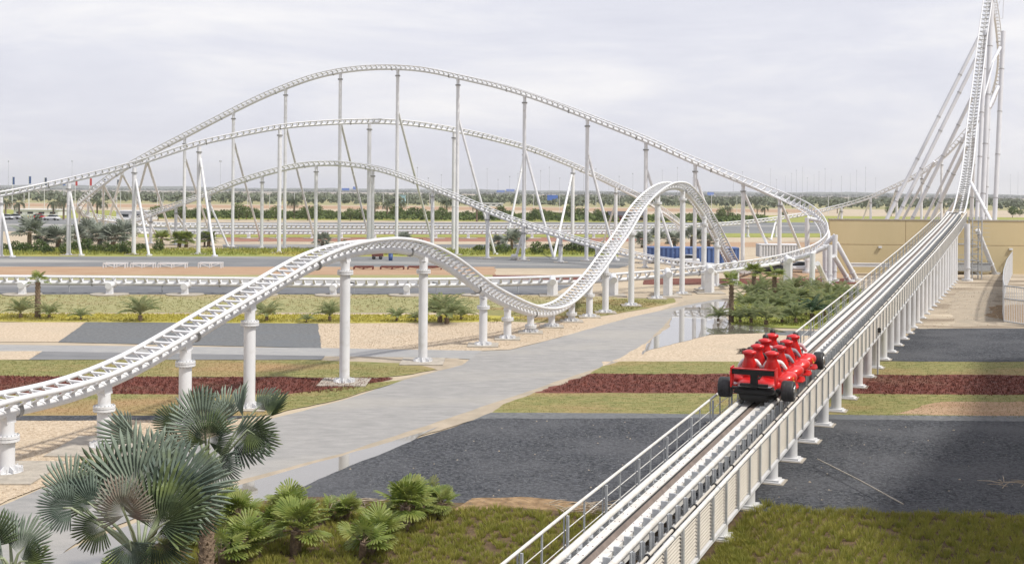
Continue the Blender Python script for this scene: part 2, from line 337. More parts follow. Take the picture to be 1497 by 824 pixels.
sheet('puddle', 'water', [(345,712),(420,690),(500,668),(600,638),(640,625),(600,647),(560,664),(500,688),(430,717),(372,742),(335,752),(300,770),(150,850),(40,900),(60,830),(120,797),(250,745)], .4, .05)
sheet('puddle', 'water', [(984,456),(1010,448),(1040,442),(1066,441),(1072,450),(1060,462),(1069,474),(1122,479),(1150,486),(1100,488),(1040,489.5),(1000,500),(950,512),(938,520),(945,505),(955,494),(978,480),(981,467)], .3, .05)
sheet('planting_soil', 'mulch', [(330,748),(372,736),(430,728),(560,732),(690,737),(800,742),(1000,748),(1900,760),(1900,1250),(-200,1250),(120,850)], .4, .1)
sheet('dug_dirt', 'dirt', [(660,748),(690,730),(760,728),(860,736),(870,752),(760,744)], .3, .06)
# ------------------------------------------------------------------ tufts: numpy-built blades
def in_poly(x, y, poly):
    c = np.zeros(len(x), bool); n = len(poly)
    for i in range(n):
        x0, y0 = poly[i][:2]; x1, y1 = poly[(i + 1) % n][:2]
        k = ((y0 > y) != (y1 > y)) & (x < (x1 - x0) * (y - y0) / (y1 - y0 + 1e-12) + x0); c ^= k
    return c
def blades(name, m, cx, cy, cz, nb, h, spread, wd, lean=.6, label=None, kindname='stuff', hs=None):
    n = len(cx); N = n * nb
    cx = np.repeat(cx, nb); cy = np.repeat(cy, nb); cz = np.repeat(cz, nb)
    hh = h * rng.uniform(.6, 1.15, N) * (1 if hs is None else np.repeat(hs, nb))
    a = rng.uniform(0, 2 * math.pi, N); rr = spread * np.sqrt(rng.uniform(0, 1, N))
    bx = cx + rr * .45 * np.cos(a); by = cy + rr * .45 * np.sin(a)
    ln = lean * hh * (.25 + rr / spread) * rng.uniform(.5, 1.2, N)
    mx = bx + ln * .45 * np.cos(a); my = by + ln * .45 * np.sin(a); tx = bx + ln * np.cos(a); ty = by + ln * np.sin(a)
    b = rng.uniform(0, math.pi, N); wx = wd * np.cos(b) / 2; wy = wd * np.sin(b) / 2
    V = np.empty((N, 5, 3))
    V[:, 0] = np.stack([bx - wx, by - wy, cz], 1); V[:, 1] = np.stack([bx + wx, by + wy, cz], 1)
    V[:, 2] = np.stack([mx + wx * .8, my + wy * .8, cz + hh * .62], 1); V[:, 3] = np.stack([mx - wx * .8, my - wy * .8, cz + hh * .62], 1)
    V[:, 4] = np.stack([tx, ty, cz + hh], 1)
    me = bpy.data.meshes.new(name); me.vertices.add(N * 5); me.vertices.foreach_set('co', V.ravel())
    base = np.arange(N) * 5
    loops = np.stack([base, base+1, base+2, base+3, base+3, base+2, base+4], 1).ravel()
    me.loops.add(N * 7); me.loops.foreach_set('vertex_index', loops.astype(np.int32))
    ls = np.stack([np.arange(N)*7, np.arange(N)*7+4], 1).ravel().astype(np.int32)
    me.polygons.add(N * 2); me.polygons.foreach_set('loop_start', ls)
    me.update(calc_edges=True); me.validate(); me.materials.append(M[m])
    o = bpy.data.objects.new(name, me); COL.objects.link(o); o['kind'] = kindname
    if label: o['label'] = label; o['category'] = 'plants'
    return o
def scatter(poly_px, spacing, jit=.45, extra=None):
    pw = [G(*p)[:2] for p in poly_px]; A = np.array(pw); x0, y0 = A.min(0); x1, y1 = A.max(0)
    gx, gy = np.meshgrid(np.arange(x0, x1, spacing), np.arange(y0, y1, spacing))
    gx = gx + (np.arange(gx.shape[0]) % 2)[:, None] * spacing / 2
    x = gx.ravel() + rng.uniform(-jit, jit, gx.size) * spacing; y = gy.ravel() + rng.uniform(-jit, jit, gx.size) * spacing
    k = in_poly(x, y, pw); return x[k], y[k]
def off_launch(x, y):
    a, b = G(1129, 706), G(1398, 410); s_ = (b[0] - a[0]) / (b[1] - a[1]); u = (x - (a[0] + s_ * (y - a[1]))) * .92; return (u < -2.35) | (u > .15)
POLY_L = [(335,752),(375,740),(430,733),(560,738),(660,750),(700,745),(860,756),(1100,740),(1100,1050),(-100,1100),(150,840)]
x, y = scatter(POLY_L, .29, .22); k = off_launch(x, y) & (y > 14); x, y = x[k], y[k]
k = rng.uniform(size=len(x)) < .93; x, y = x[k], y[k]
blades('tussock_grass', 'tuss', x, y, np.full(len(x), .03), 80, .17, .20, .012, .62, 'dense field of yellow-green tussock grass left of the launch track', hs=rng.uniform(.65, 1.2, len(x)))
POLY_R = [(1000,752),(1110,738),(1200,748),(1500,758),(1900,766),(1900,1050),(900,1050)]
x, y = scatter(POLY_R, .29, .14); k = off_launch(x, y) & (y > 17); x, y = x[k], y[k]
k = rng.uniform(size=len(x)) < .94; x, y = x[k], y[k]
blades('tussock_grass', 'tuss', x, y, np.full(len(x), .03), 80, .17, .20, .012, .62, 'dense field of yellow-green tussock grass right of the launch track', hs=rng.uniform(.7, 1.2, len(x)))
for nm, ml, poly, sp, nb, h, lab in [
    ('maroon_plants', 'redp', [(-100,550),(-100,578),(420,577),(500,573),(575,554)], .22, 9, .10, 'low maroon bedding plants between lawns left of the road'),
    ('maroon_plants', 'redp', [(862,548),(830,560),(790,574),(1600,580),(1600,551)], .24, 9, .10, 'low maroon bedding plants between lawns right of the road'),
    ('lawn_grass', 'grass', [(-100,527),(-100,549),(560,551),(630,541),(470,528)], .2, 7, .05, 'short dry grass of the upper left lawn strip'),
    ('lawn_grass', 'grass', [(-100,579),(-100,606),(380,607),(500,582),(580,557),(420,578)], .18, 7, .05, 'short dry grass of the lower left lawn strip'),
    ('lawn_grass', 'grass', [(785,576),(740,592),(725,603),(1600,613),(1600,580)], .2, 7, .05, 'short dry grass beside the dark gravel right of the road'),
    ('lawn_grass', 'grass', [(905,530),(870,546),(1600,550),(1600,530)], .24, 7, .05, 'short dry grass between tan gravel and maroon plants'),
    ('ground_cover', 'yel', [(-100,458),(-100,469),(470,472),(730,469),(700,461)], .3, 9, .13, 'yellow green ground cover strip behind the tan gravel'),
    ('ground_cover', 'lush', [(1072,475),(1235,480),(1290,450),(1280,432),(1230,420),(1100,426),(1074,440)], .33, 9, .16, 'green ground cover under the palms of the planted island'),
    ('verge_plants', 'lush', [(-150,364),(-150,373),(900,373),(900,364)], .9, 9, .35, 'bushy green verge behind the wide grey service road')]:
    x, y = scatter(poly, sp, .48); k = off_launch(x, y); x, y = x[k], y[k]
    blades(nm, ml, x, y, np.full(len(x), _gz[0] * .5), nb, h, sp * .8, max(.012, h * .2), .8, lab)
for (poly, sp) in [([(-80,431),(-80,456),(700,456),(870,448),(900,436),(700,431)], .6), ([(700,472),(800,470),(900,458),(980,441),(905,438),(790,447)], .35)]:
    x, y = scatter(poly, sp, .5); blades('lawn_grass', 'grass', x, y, np.full(len(x), .01), 8, .09, sp * .7, .03, 1.0, 'short dry grass of the olive lawn' + (' behind the yellow strip' if sp > .5 else ' at the dip of the near track'))
# loose stones on the gravels
def stones(name, m, poly, n, s0, s1, lab):
    pw = [G(*p)[:2] for p in poly]; A = np.array(pw); x0, y0 = A.min(0); x1, y1 = A.max(0)
    x = rng.uniform(x0, x1, n * 3); y = rng.uniform(y0, y1, n * 3); k = in_poly(x, y, pw) & off_launch(x, y); x, y = x[k][:n], y[k][:n]; n = len(x)
    s = rng.uniform(s0, s1, n) ; D = np.array([(1,0,0),(0,1,0),(-1,0,0),(0,-1,0),(0,0,.7),(0,0,-.5)])
    V = D[None] * s[:, None, None] * rng.uniform(.6, 1.3, (n, 6, 1)); ca = rng.uniform(0, 6.28, n); c, sn = np.cos(ca)[:, None], np.sin(ca)[:, None]
    W = np.stack([V[..., 0]*c - V[..., 1]*sn + x[:, None], V[..., 0]*sn + V[..., 1]*c + y[:, None], V[..., 2] + _gz[0] * .6 + s[:, None]*.2], -1)
    fs = [(0,1,4),(1,2,4),(2,3,4),(3,0,4),(1,0,5),(2,1,5),(3,2,5),(0,3,5)]; mb = MB()
    mb.add(W.reshape(-1, 3), [tuple(i * 6 + j for j in f) for i in range(n) for f in fs])
    o = mb.build(name, M[m]); tag(o, lab, 'stones', None, 'stuff')
stones('gravel', 'tan', [(-60,617),(-60,760),(0,738),(60,712),(150,685),(270,649),(380,613)], 9000, .012, .03, 'loose tan stones of the gravel bed left of the road')
stones('gravel', 'slate', [(700,615),(500,685),(380,738),(1500,752),(1500,625),(1020,613)], 16000, .012, .034, 'loose slate stones scattered over the dark gravel')
stones('gravel', 'tan', [(470,508),(467,474),(720,471),(800,473),(870,475),(800,497),(700,512)], 5000, .015, .035, 'loose tan stones of the gravel behind the small hump')
stones('gravel', 'margin', [(700,615),(500,690),(400,738),(1500,752),(1500,625),(1020,613)], 90, .02, .045, 'sparse pale chips scattered over the dark gravel')
stones('gravel', 'yard', [(1390,410),(1310,480),(1460,478),(1465,415)], 1200, .02, .07, 'loose stones and clods on the sandy yard')
# ------------------------------------------------------------------ track builder
def spline(ctrl, step):
    """ctrl: rows (X, Y, Z, roll). Catmull-Rom, then evenly spaced by arc length and smoothed."""
    c = np.asarray(ctrl, float); c = np.vstack([2*c[0]-c[1], c, 2*c[-1]-c[-2]]); out = []
    for i in range(1, len(c) - 2):
        p0, p1, p2, p3 = c[i-1:i+3]
        for t in np.linspace(0, 1, 24, endpoint=False):
            out.append(.5*((2*p1)+(-p0+p2)*t+(2*p0-5*p1+4*p2-p3)*t*t+(-p0+3*p1-3*p2+p3)*t**3))
    out.append(c[-2]); d = np.array(out)
    s = np.r_[0, np.cumsum(np.linalg.norm(np.diff(d[:, :3], axis=0), axis=1))]
    n = max(2, int(s[-1] / step)); q = np.linspace(0, s[-1], n + 1)
    return np.stack([np.interp(q, s, d[:, k]) for k in range(4)], 1)
def smooth(c, win):
    if win < 1: return c
    k = np.hanning(2 * win + 3)[1:-1]; k /= k.sum(); p = np.vstack([2*c[0] - c[win:0:-1], c, 2*c[-1] - c[-2:-win-2:-1]])
    return np.stack([np.convolve(p[:, i], k, 'valid') for i in range(c.shape[1])], 1)
class Track: pass
TR = {}
def make_track(key, label, pix, step, win, detail=1, m='white', tie=1, tm=None, rails=.08, tubes=.16, gauge=.55, tx=0, tz=-.44, group=None, raw=None, flange_every=15):
    ctrl = raw if raw is not None else [list(P(p[0], p[1], p[2])) + [p[3] if len(p) > 3 else 0] for p in pix]
    c = smooth(spline(ctrl, step), win); p = c[:, :3]; roll = np.radians(c[:, 3])
    T = np.gradient(p, axis=0); T /= np.linalg.norm(T, axis=1)[:, None]
    Rt = np.cross(T, [0, 0, 1.]); Rt /= np.linalg.norm(Rt, axis=1)[:, None] + 1e-9; U0 = np.cross(Rt, T)
    U = np.cos(roll)[:, None] * U0 + np.sin(roll)[:, None] * Rt; Rt = np.cross(T, U)
    t = Track(); t.p, t.T, t.R, t.U = p, T, Rt, U; t.px, t.py = project(p); t.tz = tz; t.tub = tubes; TR[key] = t
    root = empty('coaster_track', (p[0][0], p[0][1], 0), label, 'roller coaster track', group or 'white roller coaster tracks'); pt = Part(root)
    n = 10 if detail > 1 else 6
    for sgn in (-1, 1): pt(MB().tube(p + Rt * gauge * sgn, rails, n), 'running_rail', M[m])
    pt(MB().tube(p + U * tz, tubes, n + 4), 'spine_tube', M[m])
    mb = MB()
    for k in range(0, len(p), tie):
        a, r, u, f = p[k], Rt[k], U[k], T[k]
        mb.box(a - u * .09, (2 * gauge - .05, .10, .06), (r, f, u))
        for sgn in (-1, 1):                       # triangular web plate between rail and tube
            top = a + r * gauge * sgn; bot = a + r * .09 * sgn + u * (tz + tubes * .75); w0, w1 = .03, .12; e = u * .015
            vs = [top - f*w0 - e, top + f*w0 - e, bot + f*w1 - e, bot - f*w1 - e, top - f*w0 + e, top + f*w0 + e, bot + f*w1 + e, bot - f*w1 + e]
            mb.add(vs, [(0,1,2,3),(7,6,5,4),(0,4,5,1),(1,5,6,2),(2,6,7,3),(3,7,4,0)])
        if detail and k + tie < len(p):
            j = k + tie; sg = 1 if (k // tie) % 2 else -1
            mb.bar(a - u * .12 + r * .02, p[j] + Rt[j] * (gauge - .08) - U[j] * .14, .022, .022, u)
    pt(mb, 'cross_ties', M[tm or m])
    for k in range(flange_every // 2, len(p) - 1, flange_every):
        for sgn in (0,):
            c0 = p[k] + U[k] * tz; pt(MB().tube([c0 - T[k] * .05, c0 + T[k] * .05], tubes + .05, 12), 'joint_flange', M['flange'])
    return t
def at_px(t, px, near_py=None, wt=.12):
    d = np.abs(t.px - px)
    if near_py is not None: d = d + np.abs(t.py - near_py) * wt
    return int(np.argmin(d))
def column(t, px, py, label, group, dia=.4, strut=None, detail=1, pad=False, base_y=None, strut_dia=.32):
    """a vertical post under the track, and where the photo shows it a raking strut to its own foot"""
    k = at_px(t, px, py); k = min(max(k, 1), len(t.p) - 2); j = k + 1 if (t.px[k+1] - t.px[k]) * (px - t.px[k]) > 0 else k - 1
    w_ = min(1, max(0, (px - t.px[k]) / (t.px[j] - t.px[k] + 1e-9))); q = t.p[k] * (1 - w_) + t.p[j] * w_ + t.U[k] * (t.tz - t.tub); x, y, zt = q[0], q[1], q[2]
    root = empty('support_column', (x, y, 0), label, 'support column', group); pt = Part(root); r = dia / 2
    nn = 20 if detail > 1 else 12
    neck = .55 if detail > 1 else .7
    sh = MB().tube([(x, y, .0), (x, y, max(.2, zt - neck))], r, nn)
    if detail == 1 and zt > 6:
        for h in np.arange(6, zt - 2, 6.0): sh.disc((x, y, h), r + .035, .08, nn)
    pt(sh, 'shaft', M['white'])
    zn = zt - neck
    pt(MB().disc((x, y, zn - .09), r + .12, .075, nn).disc((x, y, zn), r + .12, .075, nn), 'flange', M['white'] if detail > 1 else M['flange'])
    if detail > 1:
        bb = MB()
        for a in np.arange(16) * math.pi / 8: bb.tube([(x + (r+.075)*math.cos(a), y + (r+.075)*math.sin(a), zn - .12), (x + (r+.075)*math.cos(a), y + (r+.075)*math.sin(a), zn + .11)], .016, 6)
        pt(bb, 'flange_bolts', M['galv'])
    nk = MB().tube([(x, y, zn + .05), (x, y, zt - .1)], r * .9, nn)
    nk.bar(q - t.R[k] * .16 , q + t.R[k] * .16, .34, .26, t.U[k])
    pt(nk, 'saddle', M['white'])
    b = MB().disc((x, y, .02), r + .22, .06, nn)
    if detail > 1:
        for a in np.arange(8) * math.pi / 4:
            d = np.array([math.cos(a), math.sin(a), 0]); s_ = np.array([-d[1], d[0], 0]) * .012; c0 = np.array([x, y, .08])
            vs = [c0 + d*r*.9 - s_, c0 + d*(r+.24) - s_, c0 + d*(r+.24) + [0,0,.10] - s_, c0 + d*r*.9 + [0,0,.17] - s_]; vs += [v + 2*s_ for v in vs]
            b.add(vs, [(0,1,2,3),(7,6,5,4),(0,4,5,1),(1,5,6,2),(2,6,7,3),(3,7,4,0)])
            a2 = a + math.pi / 8; b.tube([(x+(r+.18)*math.cos(a2), y+(r+.18)*math.sin(a2), .06), (x+(r+.18)*math.cos(a2), y+(r+.18)*math.sin(a2), .22)], .022, 6)
    else: b.disc((x, y, .08), r + .12, .12, nn)
    pt(b, 'base_plate', M['white'])
    if pad:
        w_, l_ = (1.1, 1.3) if pad is True else pad
        pt(MB().box((x, y, .012 + _gz[0] * .5), (w_ * 2, l_ * 2, .03 + _gz[0])), 'concrete_pad', M['concrete'])
    if strut:
        sx, sy, fx, fy = strut; ux, uy = unroll(sx, sy); a = np.array([ux * y / F, y, CH - uy * y / F]); a[0] = x + (r * .6 if fx > sx else -r * .6); f = G(fx, fy)
        ss = MB().tube([f, a], strut_dia / 2, nn); d = nrm(a - f); L_ = np.linalg.norm(a - f)
        for h in np.arange(6, L_ - 1, 6.0): ss.tube([f + d*h, f + d*(h+.08)], strut_dia/2 + .04, nn)
        pt(ss, 'strut', M['white']); pt(MB().disc((f[0], f[1], .02), strut_dia/2 + .22, .18, 10), 'strut_foot', M['white'])
    return root
# ---- near track with the small hump and the steep hill
VA = 29.74
def YA(px): return VA / (.44 - (px - CX) / F)
A_pix = [(x, y, YA(x), r) for x, y, r in [(-150,628,0),(-80,606,0),(0,581,0),(60,570,0),(107,558,0),(150,543,0),(200,521,0),(250,493,0),(300,463,0),(350,434,0),(400,406,0),(450,377,0),(500,358,-3),(545,351,-6),(579,351,-8),(612,358,-8),(651,376,-6),(679,396,-4),(707,416,0),(735,431,0),(763,443,3),(788,449,5),(812,447,5),(832,436,5),(853,415,3),(872,393,0),(890,367,0),(911,338,0),(932,303,0),(955,279,0),(976,267,0)]] + \
    [(986,265.5,95,0),(998,270,96.8,-5),(1010,282,98.6,-8),(1022,298,100.3,-10),(1032,313,102,-10),(1042,330,103.8,-8),(1050,345,105.5,-8),(1058,360,107,-6),(1066,375,108.5,-4),(1075,388,111,0),(1085,393,116,0),(1096,392,121,0)]
tA = make_track('A', 'near white coaster track with small hump in front and steep hill beside the puddle', A_pix, .5, 3, detail=2, flange_every=16)
gA = 'columns under the near humped track'
nA = ['thick white column at the left edge under the near track','white column on a large concrete pad behind the fan palms','white column rising from the lawn strip just before the hump','white column standing in the maroon bed behind the taller fan palm','tall white column under the left side of the small hump','tall white column on the gravel at the right side of the small hump']
pads = {10:(1.2,1.4),150:(1.3,1.5),503:(1.0,1.1),619:(1.0,1.2),709:(.8,.9)}
for i, (px, py) in enumerate([(10,590),(150,543),(267,484),(362,428),(503,357),(619,360),(709,417),(744,436),(778,447),(808,447),(836,434),(861,405),(884,376),(922,320),(961,276),(998,270),(1029,308),(1048,342)]):
    lab = nA[i] if i < 6 else (f'short white column, {ORD[i-6]} from the hump in the dip of the near track' if i < 11 else f'white column, {ORD[i-11]} under the steep hill after the dip')
    column(tA, px, py, lab, gA, .43, detail=2, pad=pads.get(px, (.7,.8)))
# ---- tall hill, its left curl, the banked curve at the right and the low return line
B_pix = [(300,328,220,-10),(215,326,219,-25),(190,323,217,-35),(160,319.5,213,-45),(138,316,208,-50),(122,311,203,-55),(115,304,199,-50),(119,295,196,-45),(135,280,193,-35),(155,263,191,-25),(180,245,189,-15),(205,230,188,-8),(230,216,187,0),(268,197,184),(300,180,182),(339,160,180),(380,140,177.5),(416,125,175),(457,110,172.5),(497,101,170),(540,96,167),(582,95.5,164),(625,99,160.5),(671,109,157),(720,120,153),(769,134,149),(815,150,146),(861,168,143,5),(905,185,140.5,5),(947,202,138,8),(985,219,136.5,10),(1019,234,135,14),(1055,249,133.5,18),(1088,263,132,24),(1115,274,130.5,28),(1139,285,129,34),(1160,293,127.5,40),(1178,303,125.5,46),(1193,315,122.5,52),(1202,327,119.5,54),(1206,340,116,54),(1202,351,112.5,52),(1190,361,109.5,48),(1172,368,107,42),(1145,375,104.5,34),(1110,381,102.3,24),(1066,386,100.3,16),(1020,390.5,99,10),(978,394,98,6),(930,398,97.2,4),(891,401,96.8,2),(840,403,96.5),(760,405.5,96.3),(690,407,96.3),(600,408,96.3),(500,408,96.3),(400,407,96.5),(300,406,96.8),(150,404.5,97),(0,403.5,97),(-150,403,97),(-300,403,97)]
tB = make_track('B', 'tallest white coaster hill running into the banked curve and low front line', B_pix, .8, 4, detail=1, flange_every=12, rails=.07, tubes=.165, tz=-.50)
gB = 'columns of the tallest hill'
for i, (px, py, st) in enumerate([(268,197,(272,232,310,351)),(339,160,(341,208,381,352)),(416,125,(420,187,461,353)),(497,101,(504,180,541,355)),(582,95,(587,165,634,362)),(671,109,(678,175,724,372)),(769,134,(775,220,810,379)),(861,168,(867,227,901,381)),(947,202,(952,249,990,385)),(1019,234,(1024,262,1062,386)),(1088,263,(1095,283,1134,386)),(1139,285,(1145,297,1180,388))]):
    column(tB, px, py, f'{ORD[i]} white column with a raking strut from the left under the tallest hill', gB, .44, strut=st, pad=(.7,.8))
# ---- middle hill
C_pix = [(-260,330,146),(-150,306,148.5),(-60,290,151),(0,280.5,153),(50,271,155),(99,260,156.5),(150,248,157.5),(194,237,158),(240,222,158.5),(289,206,159),(350,193,160.5),(408,182,162),(470,176.5,164),(540,174,166),(600,177,167.5),(665,187,169),(715,198,171.5),(770,213,174.5),(805,226,177),(839,240,179.5),(870,254,182),(901,269.5,185.5,-5),(928,283,189,-15),(950,296,192.5,-25),(970,309,196.5,-35),(985,320,201,-40),(994,328,206,-35),(994,334,211,-25),(975,337,214,-15),(940,337.5,215,-8),(880,337,214.5),(800,337,214),(700,337,214),(600,337,214),(500,337,214),(400,337,214),(300,337,214)]
tC = make_track('C', 'middle white coaster hill coming in from the left edge, ending in a low far line', C_pix, .8, 4, detail=1, flange_every=12, rails=.07, tubes=.165, tz=-.50)
gC = 'columns of the middle hill'
for i, (px, py, st) in enumerate([(0,280.5,(3,312,18,376)),(99,260,(101,283,119,374)),(194,237,(197,262,218,374)),(289,206,(291,232,314,375)),(408,182,None),(540,174,None),(665,187,None),(768,213,(766,235,738,366)),(839,240,(837,255,809,379)),(901,269.5,(898,300,882,354))]):
    column(tC, px, py, f'{ORD[i]} white column from the left under the middle hill' + (', with a leaning strut' if st else ''), gC, .52, strut=st, pad=(.9,.8))
# ---- lowest hill
D_pix = [(300,337,214),(250,337,214,-10),(215,336.8,213.5,-20),(194,336,212,-30),(182,333.5,209,-40),(180,330,205,-40),(188,325.5,200,-35),(205,318.5,195.5,-25),(230,308,191,-15),(257,298,187,-5),(305,280,181),(339,266,178),(382,252,175),(430,240,172),(462,236,170),(500,236,168),(546,242,165),(590,255,160),(634,272,155),(680,290,151),(715,305,148),(760,322,145),(821,341,140.5),(874,356,136),(930,370,131),(975,378,127.5),(1015,383.5,125),(1050,387,123),(1096,391,121)]
tD = make_track('D', 'lowest white coaster hill sloping down to the blue container', D_pix, .8, 4, detail=1, flange_every=12, rails=.07, tubes=.165, tz=-.50)
gD = 'columns of the lowest hill'
for i, (px, py, st) in enumerate([(222,311,None),(257,298,(260,314,283,352)),(305,280,(308,300,334,361)),(382,252,None),(462,236,None),(546,242,None),(634,272,None),(715,305,None),(767,324,(766,345,753,379)),(821,341,None),(874,356,None),(944,373,None),(985,380,None)]):
    column(tD, px, py, f'{ORD[i]} white column from the left under the lowest hill' + (', with a side strut' if st else ''), gD, .46, strut=st, pad=(.8,.7))
# ---- track from the tower falling to the low far line
E_pix = [(1446,-30,180,30),(1455,8,186,40),(1461,50,190,50),(1463,85,193,55),(1459,115,196,55),(1450,148,198.5,50),(1437,168,200,40),(1424,180,201,25),(1413,190,202,15),(1400,206,203.5,8),(1387,220,205,4),(1371,234,207),(1348,250,209.5),(1321,264,212),(1299,274,214),(1271,286,216),(1244,295,217.5),(1224,300,218.5),(1193,307.5,219.5),(1172,311.5,220),(1141,316.5,220),(1100,321.5,220),(1060,325,220),(1005,328,220),(940,329,220),(860,329,220),(750,329,220),(600,329,220),(450,328.5,220),(300,328,220)]
tE = make_track('E', 'white coaster track falling from the tower to the upper of the low far lines', E_pix, .8, 4, detail=1, flange_every=14, rails=.07, tubes=.165, tz=-.50)
for i, (px, py, st) in enumerate([(1008,328,None),(1052,325,None),(1093,322,None),(1134,317,(1134,325,1127,351)),(1229,299,(1228,305,1222,330)),(1271,286,(1270,292,1256,335)),(1309,270,(1308,277,1287,345)),(1345,252,None),(1374,232,None)]):
    column(tE, px, py, f'{ORD[i]} white column from the left under the track falling from the tower', 'columns under the track falling from the tower', .45, strut=st)
# low supports under the two far lines
def pedestal(x, y, z, label, group, w=.7, arm=True):
    root = empty('track_pedestal', (x, y, 0), label, 'track support', group); pt = Part(root)
    mb = MB(); h = max(.3, z + .1); ys_ = y; y = y - .95
    mb.lathe([(w*.62,0),(w*.60,.05),(w*.52,.1),(w*.46,h-.2),(w*.46,h)], (x, y, .03), 4, rot=Matrix.Rotation(math.pi/4, 3, 'Z'), smooth=False)
    pt(mb, 'body', M['white'])
    pt(MB().tube([(x, y - .35, z + .02), (x, ys_, z + .12)], .25, 16), 'cap_pipe', M['white'])
    pt(MB().tube([(x, ys_ - .22, z + .1), (x, ys_ - .16, z + .105)], .31, 16), 'end_flange', M['dirtywhite'])
    pt(MB().disc((x, y, .02), w * 2.3, .05 + _gz[0] * .6, 20), 'concrete_pad', M['concrete'])
    return root
i = 0
for px in np.arange(225, 1000, 46):
    g = tC.p[at_px(tC, px, 338, 6)]; pedestal(g[0], g[1], g[2] + tC.tz - .1, f'{ORD[i]} low white pedestal from the left under the two far lines', 'pedestals of the far low lines'); i += 1
for i, (px, lab) in enumerate([(-70,'pedestal left of the picture edge under the low front line'),(46,'white pedestal beside the brown-trunked palm under the low front line'),(159,'white pedestal between the trunk palm and the white frames'),(274,'white pedestal just before the climbing near track'),(385,'white pedestal partly hidden behind the climbing near track'),(491,'white pedestal just left of the tall hump column'),(603.5,'white pedestal just left of the right hump column'),(706,'white pedestal behind the falling side of the hump')]):
    k = at_px(tB, px, 407); q = tB.p[k]; pedestal(q[0], q[1], q[2] + tB.tz - .12, lab, 'pedestals under the low front line', .62)
# slab piers under the front line and banked curve
def slab_pier(px0, px1, base, py_top, lab):
    pc = (px0 + px1) / 2; Yb = GY(base, pc); g = G(pc, base); k = at_px(tB, pc, py_top); q = tB.p[k] + tB.U[k] * tB.tz
    g[1] = Yb + .5; root = empty('slab_pier', (g[0], g[1], 0), lab, 'track pier', 'rectangular piers under the front curve'); pt = Part(root)
    w_ = (px1 - px0) * Yb / F; top = CH - unroll(pc, py_top + 7)[1] * Yb / F
    d = nrm(np.array([q[0] - g[0], q[1] - g[1], 0]))if np.linalg.norm(q[:2] - g[:2]) > .3 else np.array([0, 1., 0]); s_ = np.array([d[1], -d[0], 0])
    a = nrm(np.array([.42, 1, 0])); s2 = np.array([a[1], -a[0], 0])
    pt(MB().box((g[0], g[1], top / 2), (w_ * .62, .95, top), (s2, a, (0,0,1))), 'slab', M['white'])
    pt(MB().tube([np.array([g[0], g[1] - .6, top - .02]), np.array([g[0], g[1] + .5, top + .22])], .25, 14), 'cap_pipe', M['white'])
    pt(MB().tube([np.array([g[0], g[1] + .3, top + .1]), q - tB.U[k] * .1], .2, 12), 'arm', M['white'])
    pt(MB().box((g[0], g[1], .03), (w_ * 2.4, 2.6, .06 + _gz[0])), 'concrete_pad', M['concrete'])
for a in [(800,816,433,405,'slab pier beside the lowest point of the near dip'),(890,905,433,402,'slab pier right of the dip, half behind a near column'),(970,985,434,394,'slab pier between two columns of the steep hill'),(1030,1047,429,388,'slab pier left of the three thin palms'),(1145,1162,421,374,'tallest slab pier, right of the three thin palms'),(1070,1083,418,382,'slab pier behind the middle thin palm')]:
    slab_pier(*a)
def bent(name, label, group, cat, legs, mats=M['white']):
    """legs: list of (bottom point, top point, radius, part name)"""
    b0 = legs[0][0]; root = empty(name, (b0[0], b0[1], 0), label, cat, group); pt = Part(root)
    for (a, b, r, nm) in legs:
        a = np.asarray(a, float); b = np.asarray(b, float); mb = MB().tube([a, b], r, 16); d = nrm(b - a); L_ = np.linalg.norm(b - a)
        pt(mb, nm, mats)
        fm = MB()
        for h in np.arange(L_ * .22, L_ - 1, max(4.5, L_ / 5)): fm.tube([a + d*h, a + d*(h+.09)], r + .05, 16)
        if fm.n: pt(fm, 'joint_ring', M['flange'] if mats is M['white2'] else M['white'])
        if a[2] < .2: pt(MB().disc((a[0], a[1], .02), r + .25, .2, 16), 'foot', mats)
    return root
# outer supports of the banked curve
for i, (bx, by, tx_, ty_, st) in enumerate([(1187,420,1188,370,(1195,385,1209,415)),(1206.5,407,1206,357,None),(1212.6,414,1213,358,(1219,374,1242,412)),(1219,411,1221,343,(1223,355,1253,410)),(1180,399,1180,318,None)]):
    g = G(bx, by); Y = F * CH / (by - HY); legs = [(g, P(tx_, ty_, Y), .24, 'post')]
    k = int(np.argmin(np.linalg.norm(tB.p - P(tx_, ty_, Y), axis=1))); legs.append((P(tx_, ty_ + 1, Y), tB.p[k] + tB.U[k] * tB.tz, .2, 'arm'))
    if st: legs.append((G(st[2], st[3]), P(st[0], st[1], Y), .22, 'brace'))
    bent('curve_support', ['white braced support lowest round the banked curve','plain white post second round the banked curve','white braced support third round the banked curve','white braced support outermost at the banked curve','white post inside the banked curve behind its inner rail'][i], 'supports round the banked curve', 'support column', legs)
# A-frames under the falling left end of the tallest hill
for (ax, ay, Y, feet, lab) in [(215,234,188,[(252,350),(184,352)],'widest white A-frame where the tallest and middle hills cross'),(179,253,189.5,[(154,338),(233,352)],'white A-frame left of where the hills cross'),(151,268,191.5,[(151,346),(194,346)],'white post with right brace under the falling left end'),(129,291,194,[(129,343),(152,346)],'white braced post near the far left curl'),(117,303,198,[(115,341),(130,343)],'leftmost braced post holding the far left curl')]:
    bent('a_frame_support', lab, 'supports of the left curl', 'support column', [(G(*feet[0]), P(ax, ay, Y), .19, 'leg'), (G(*feet[1]), P(ax, ay + 2, Y), .17, 'leg')])
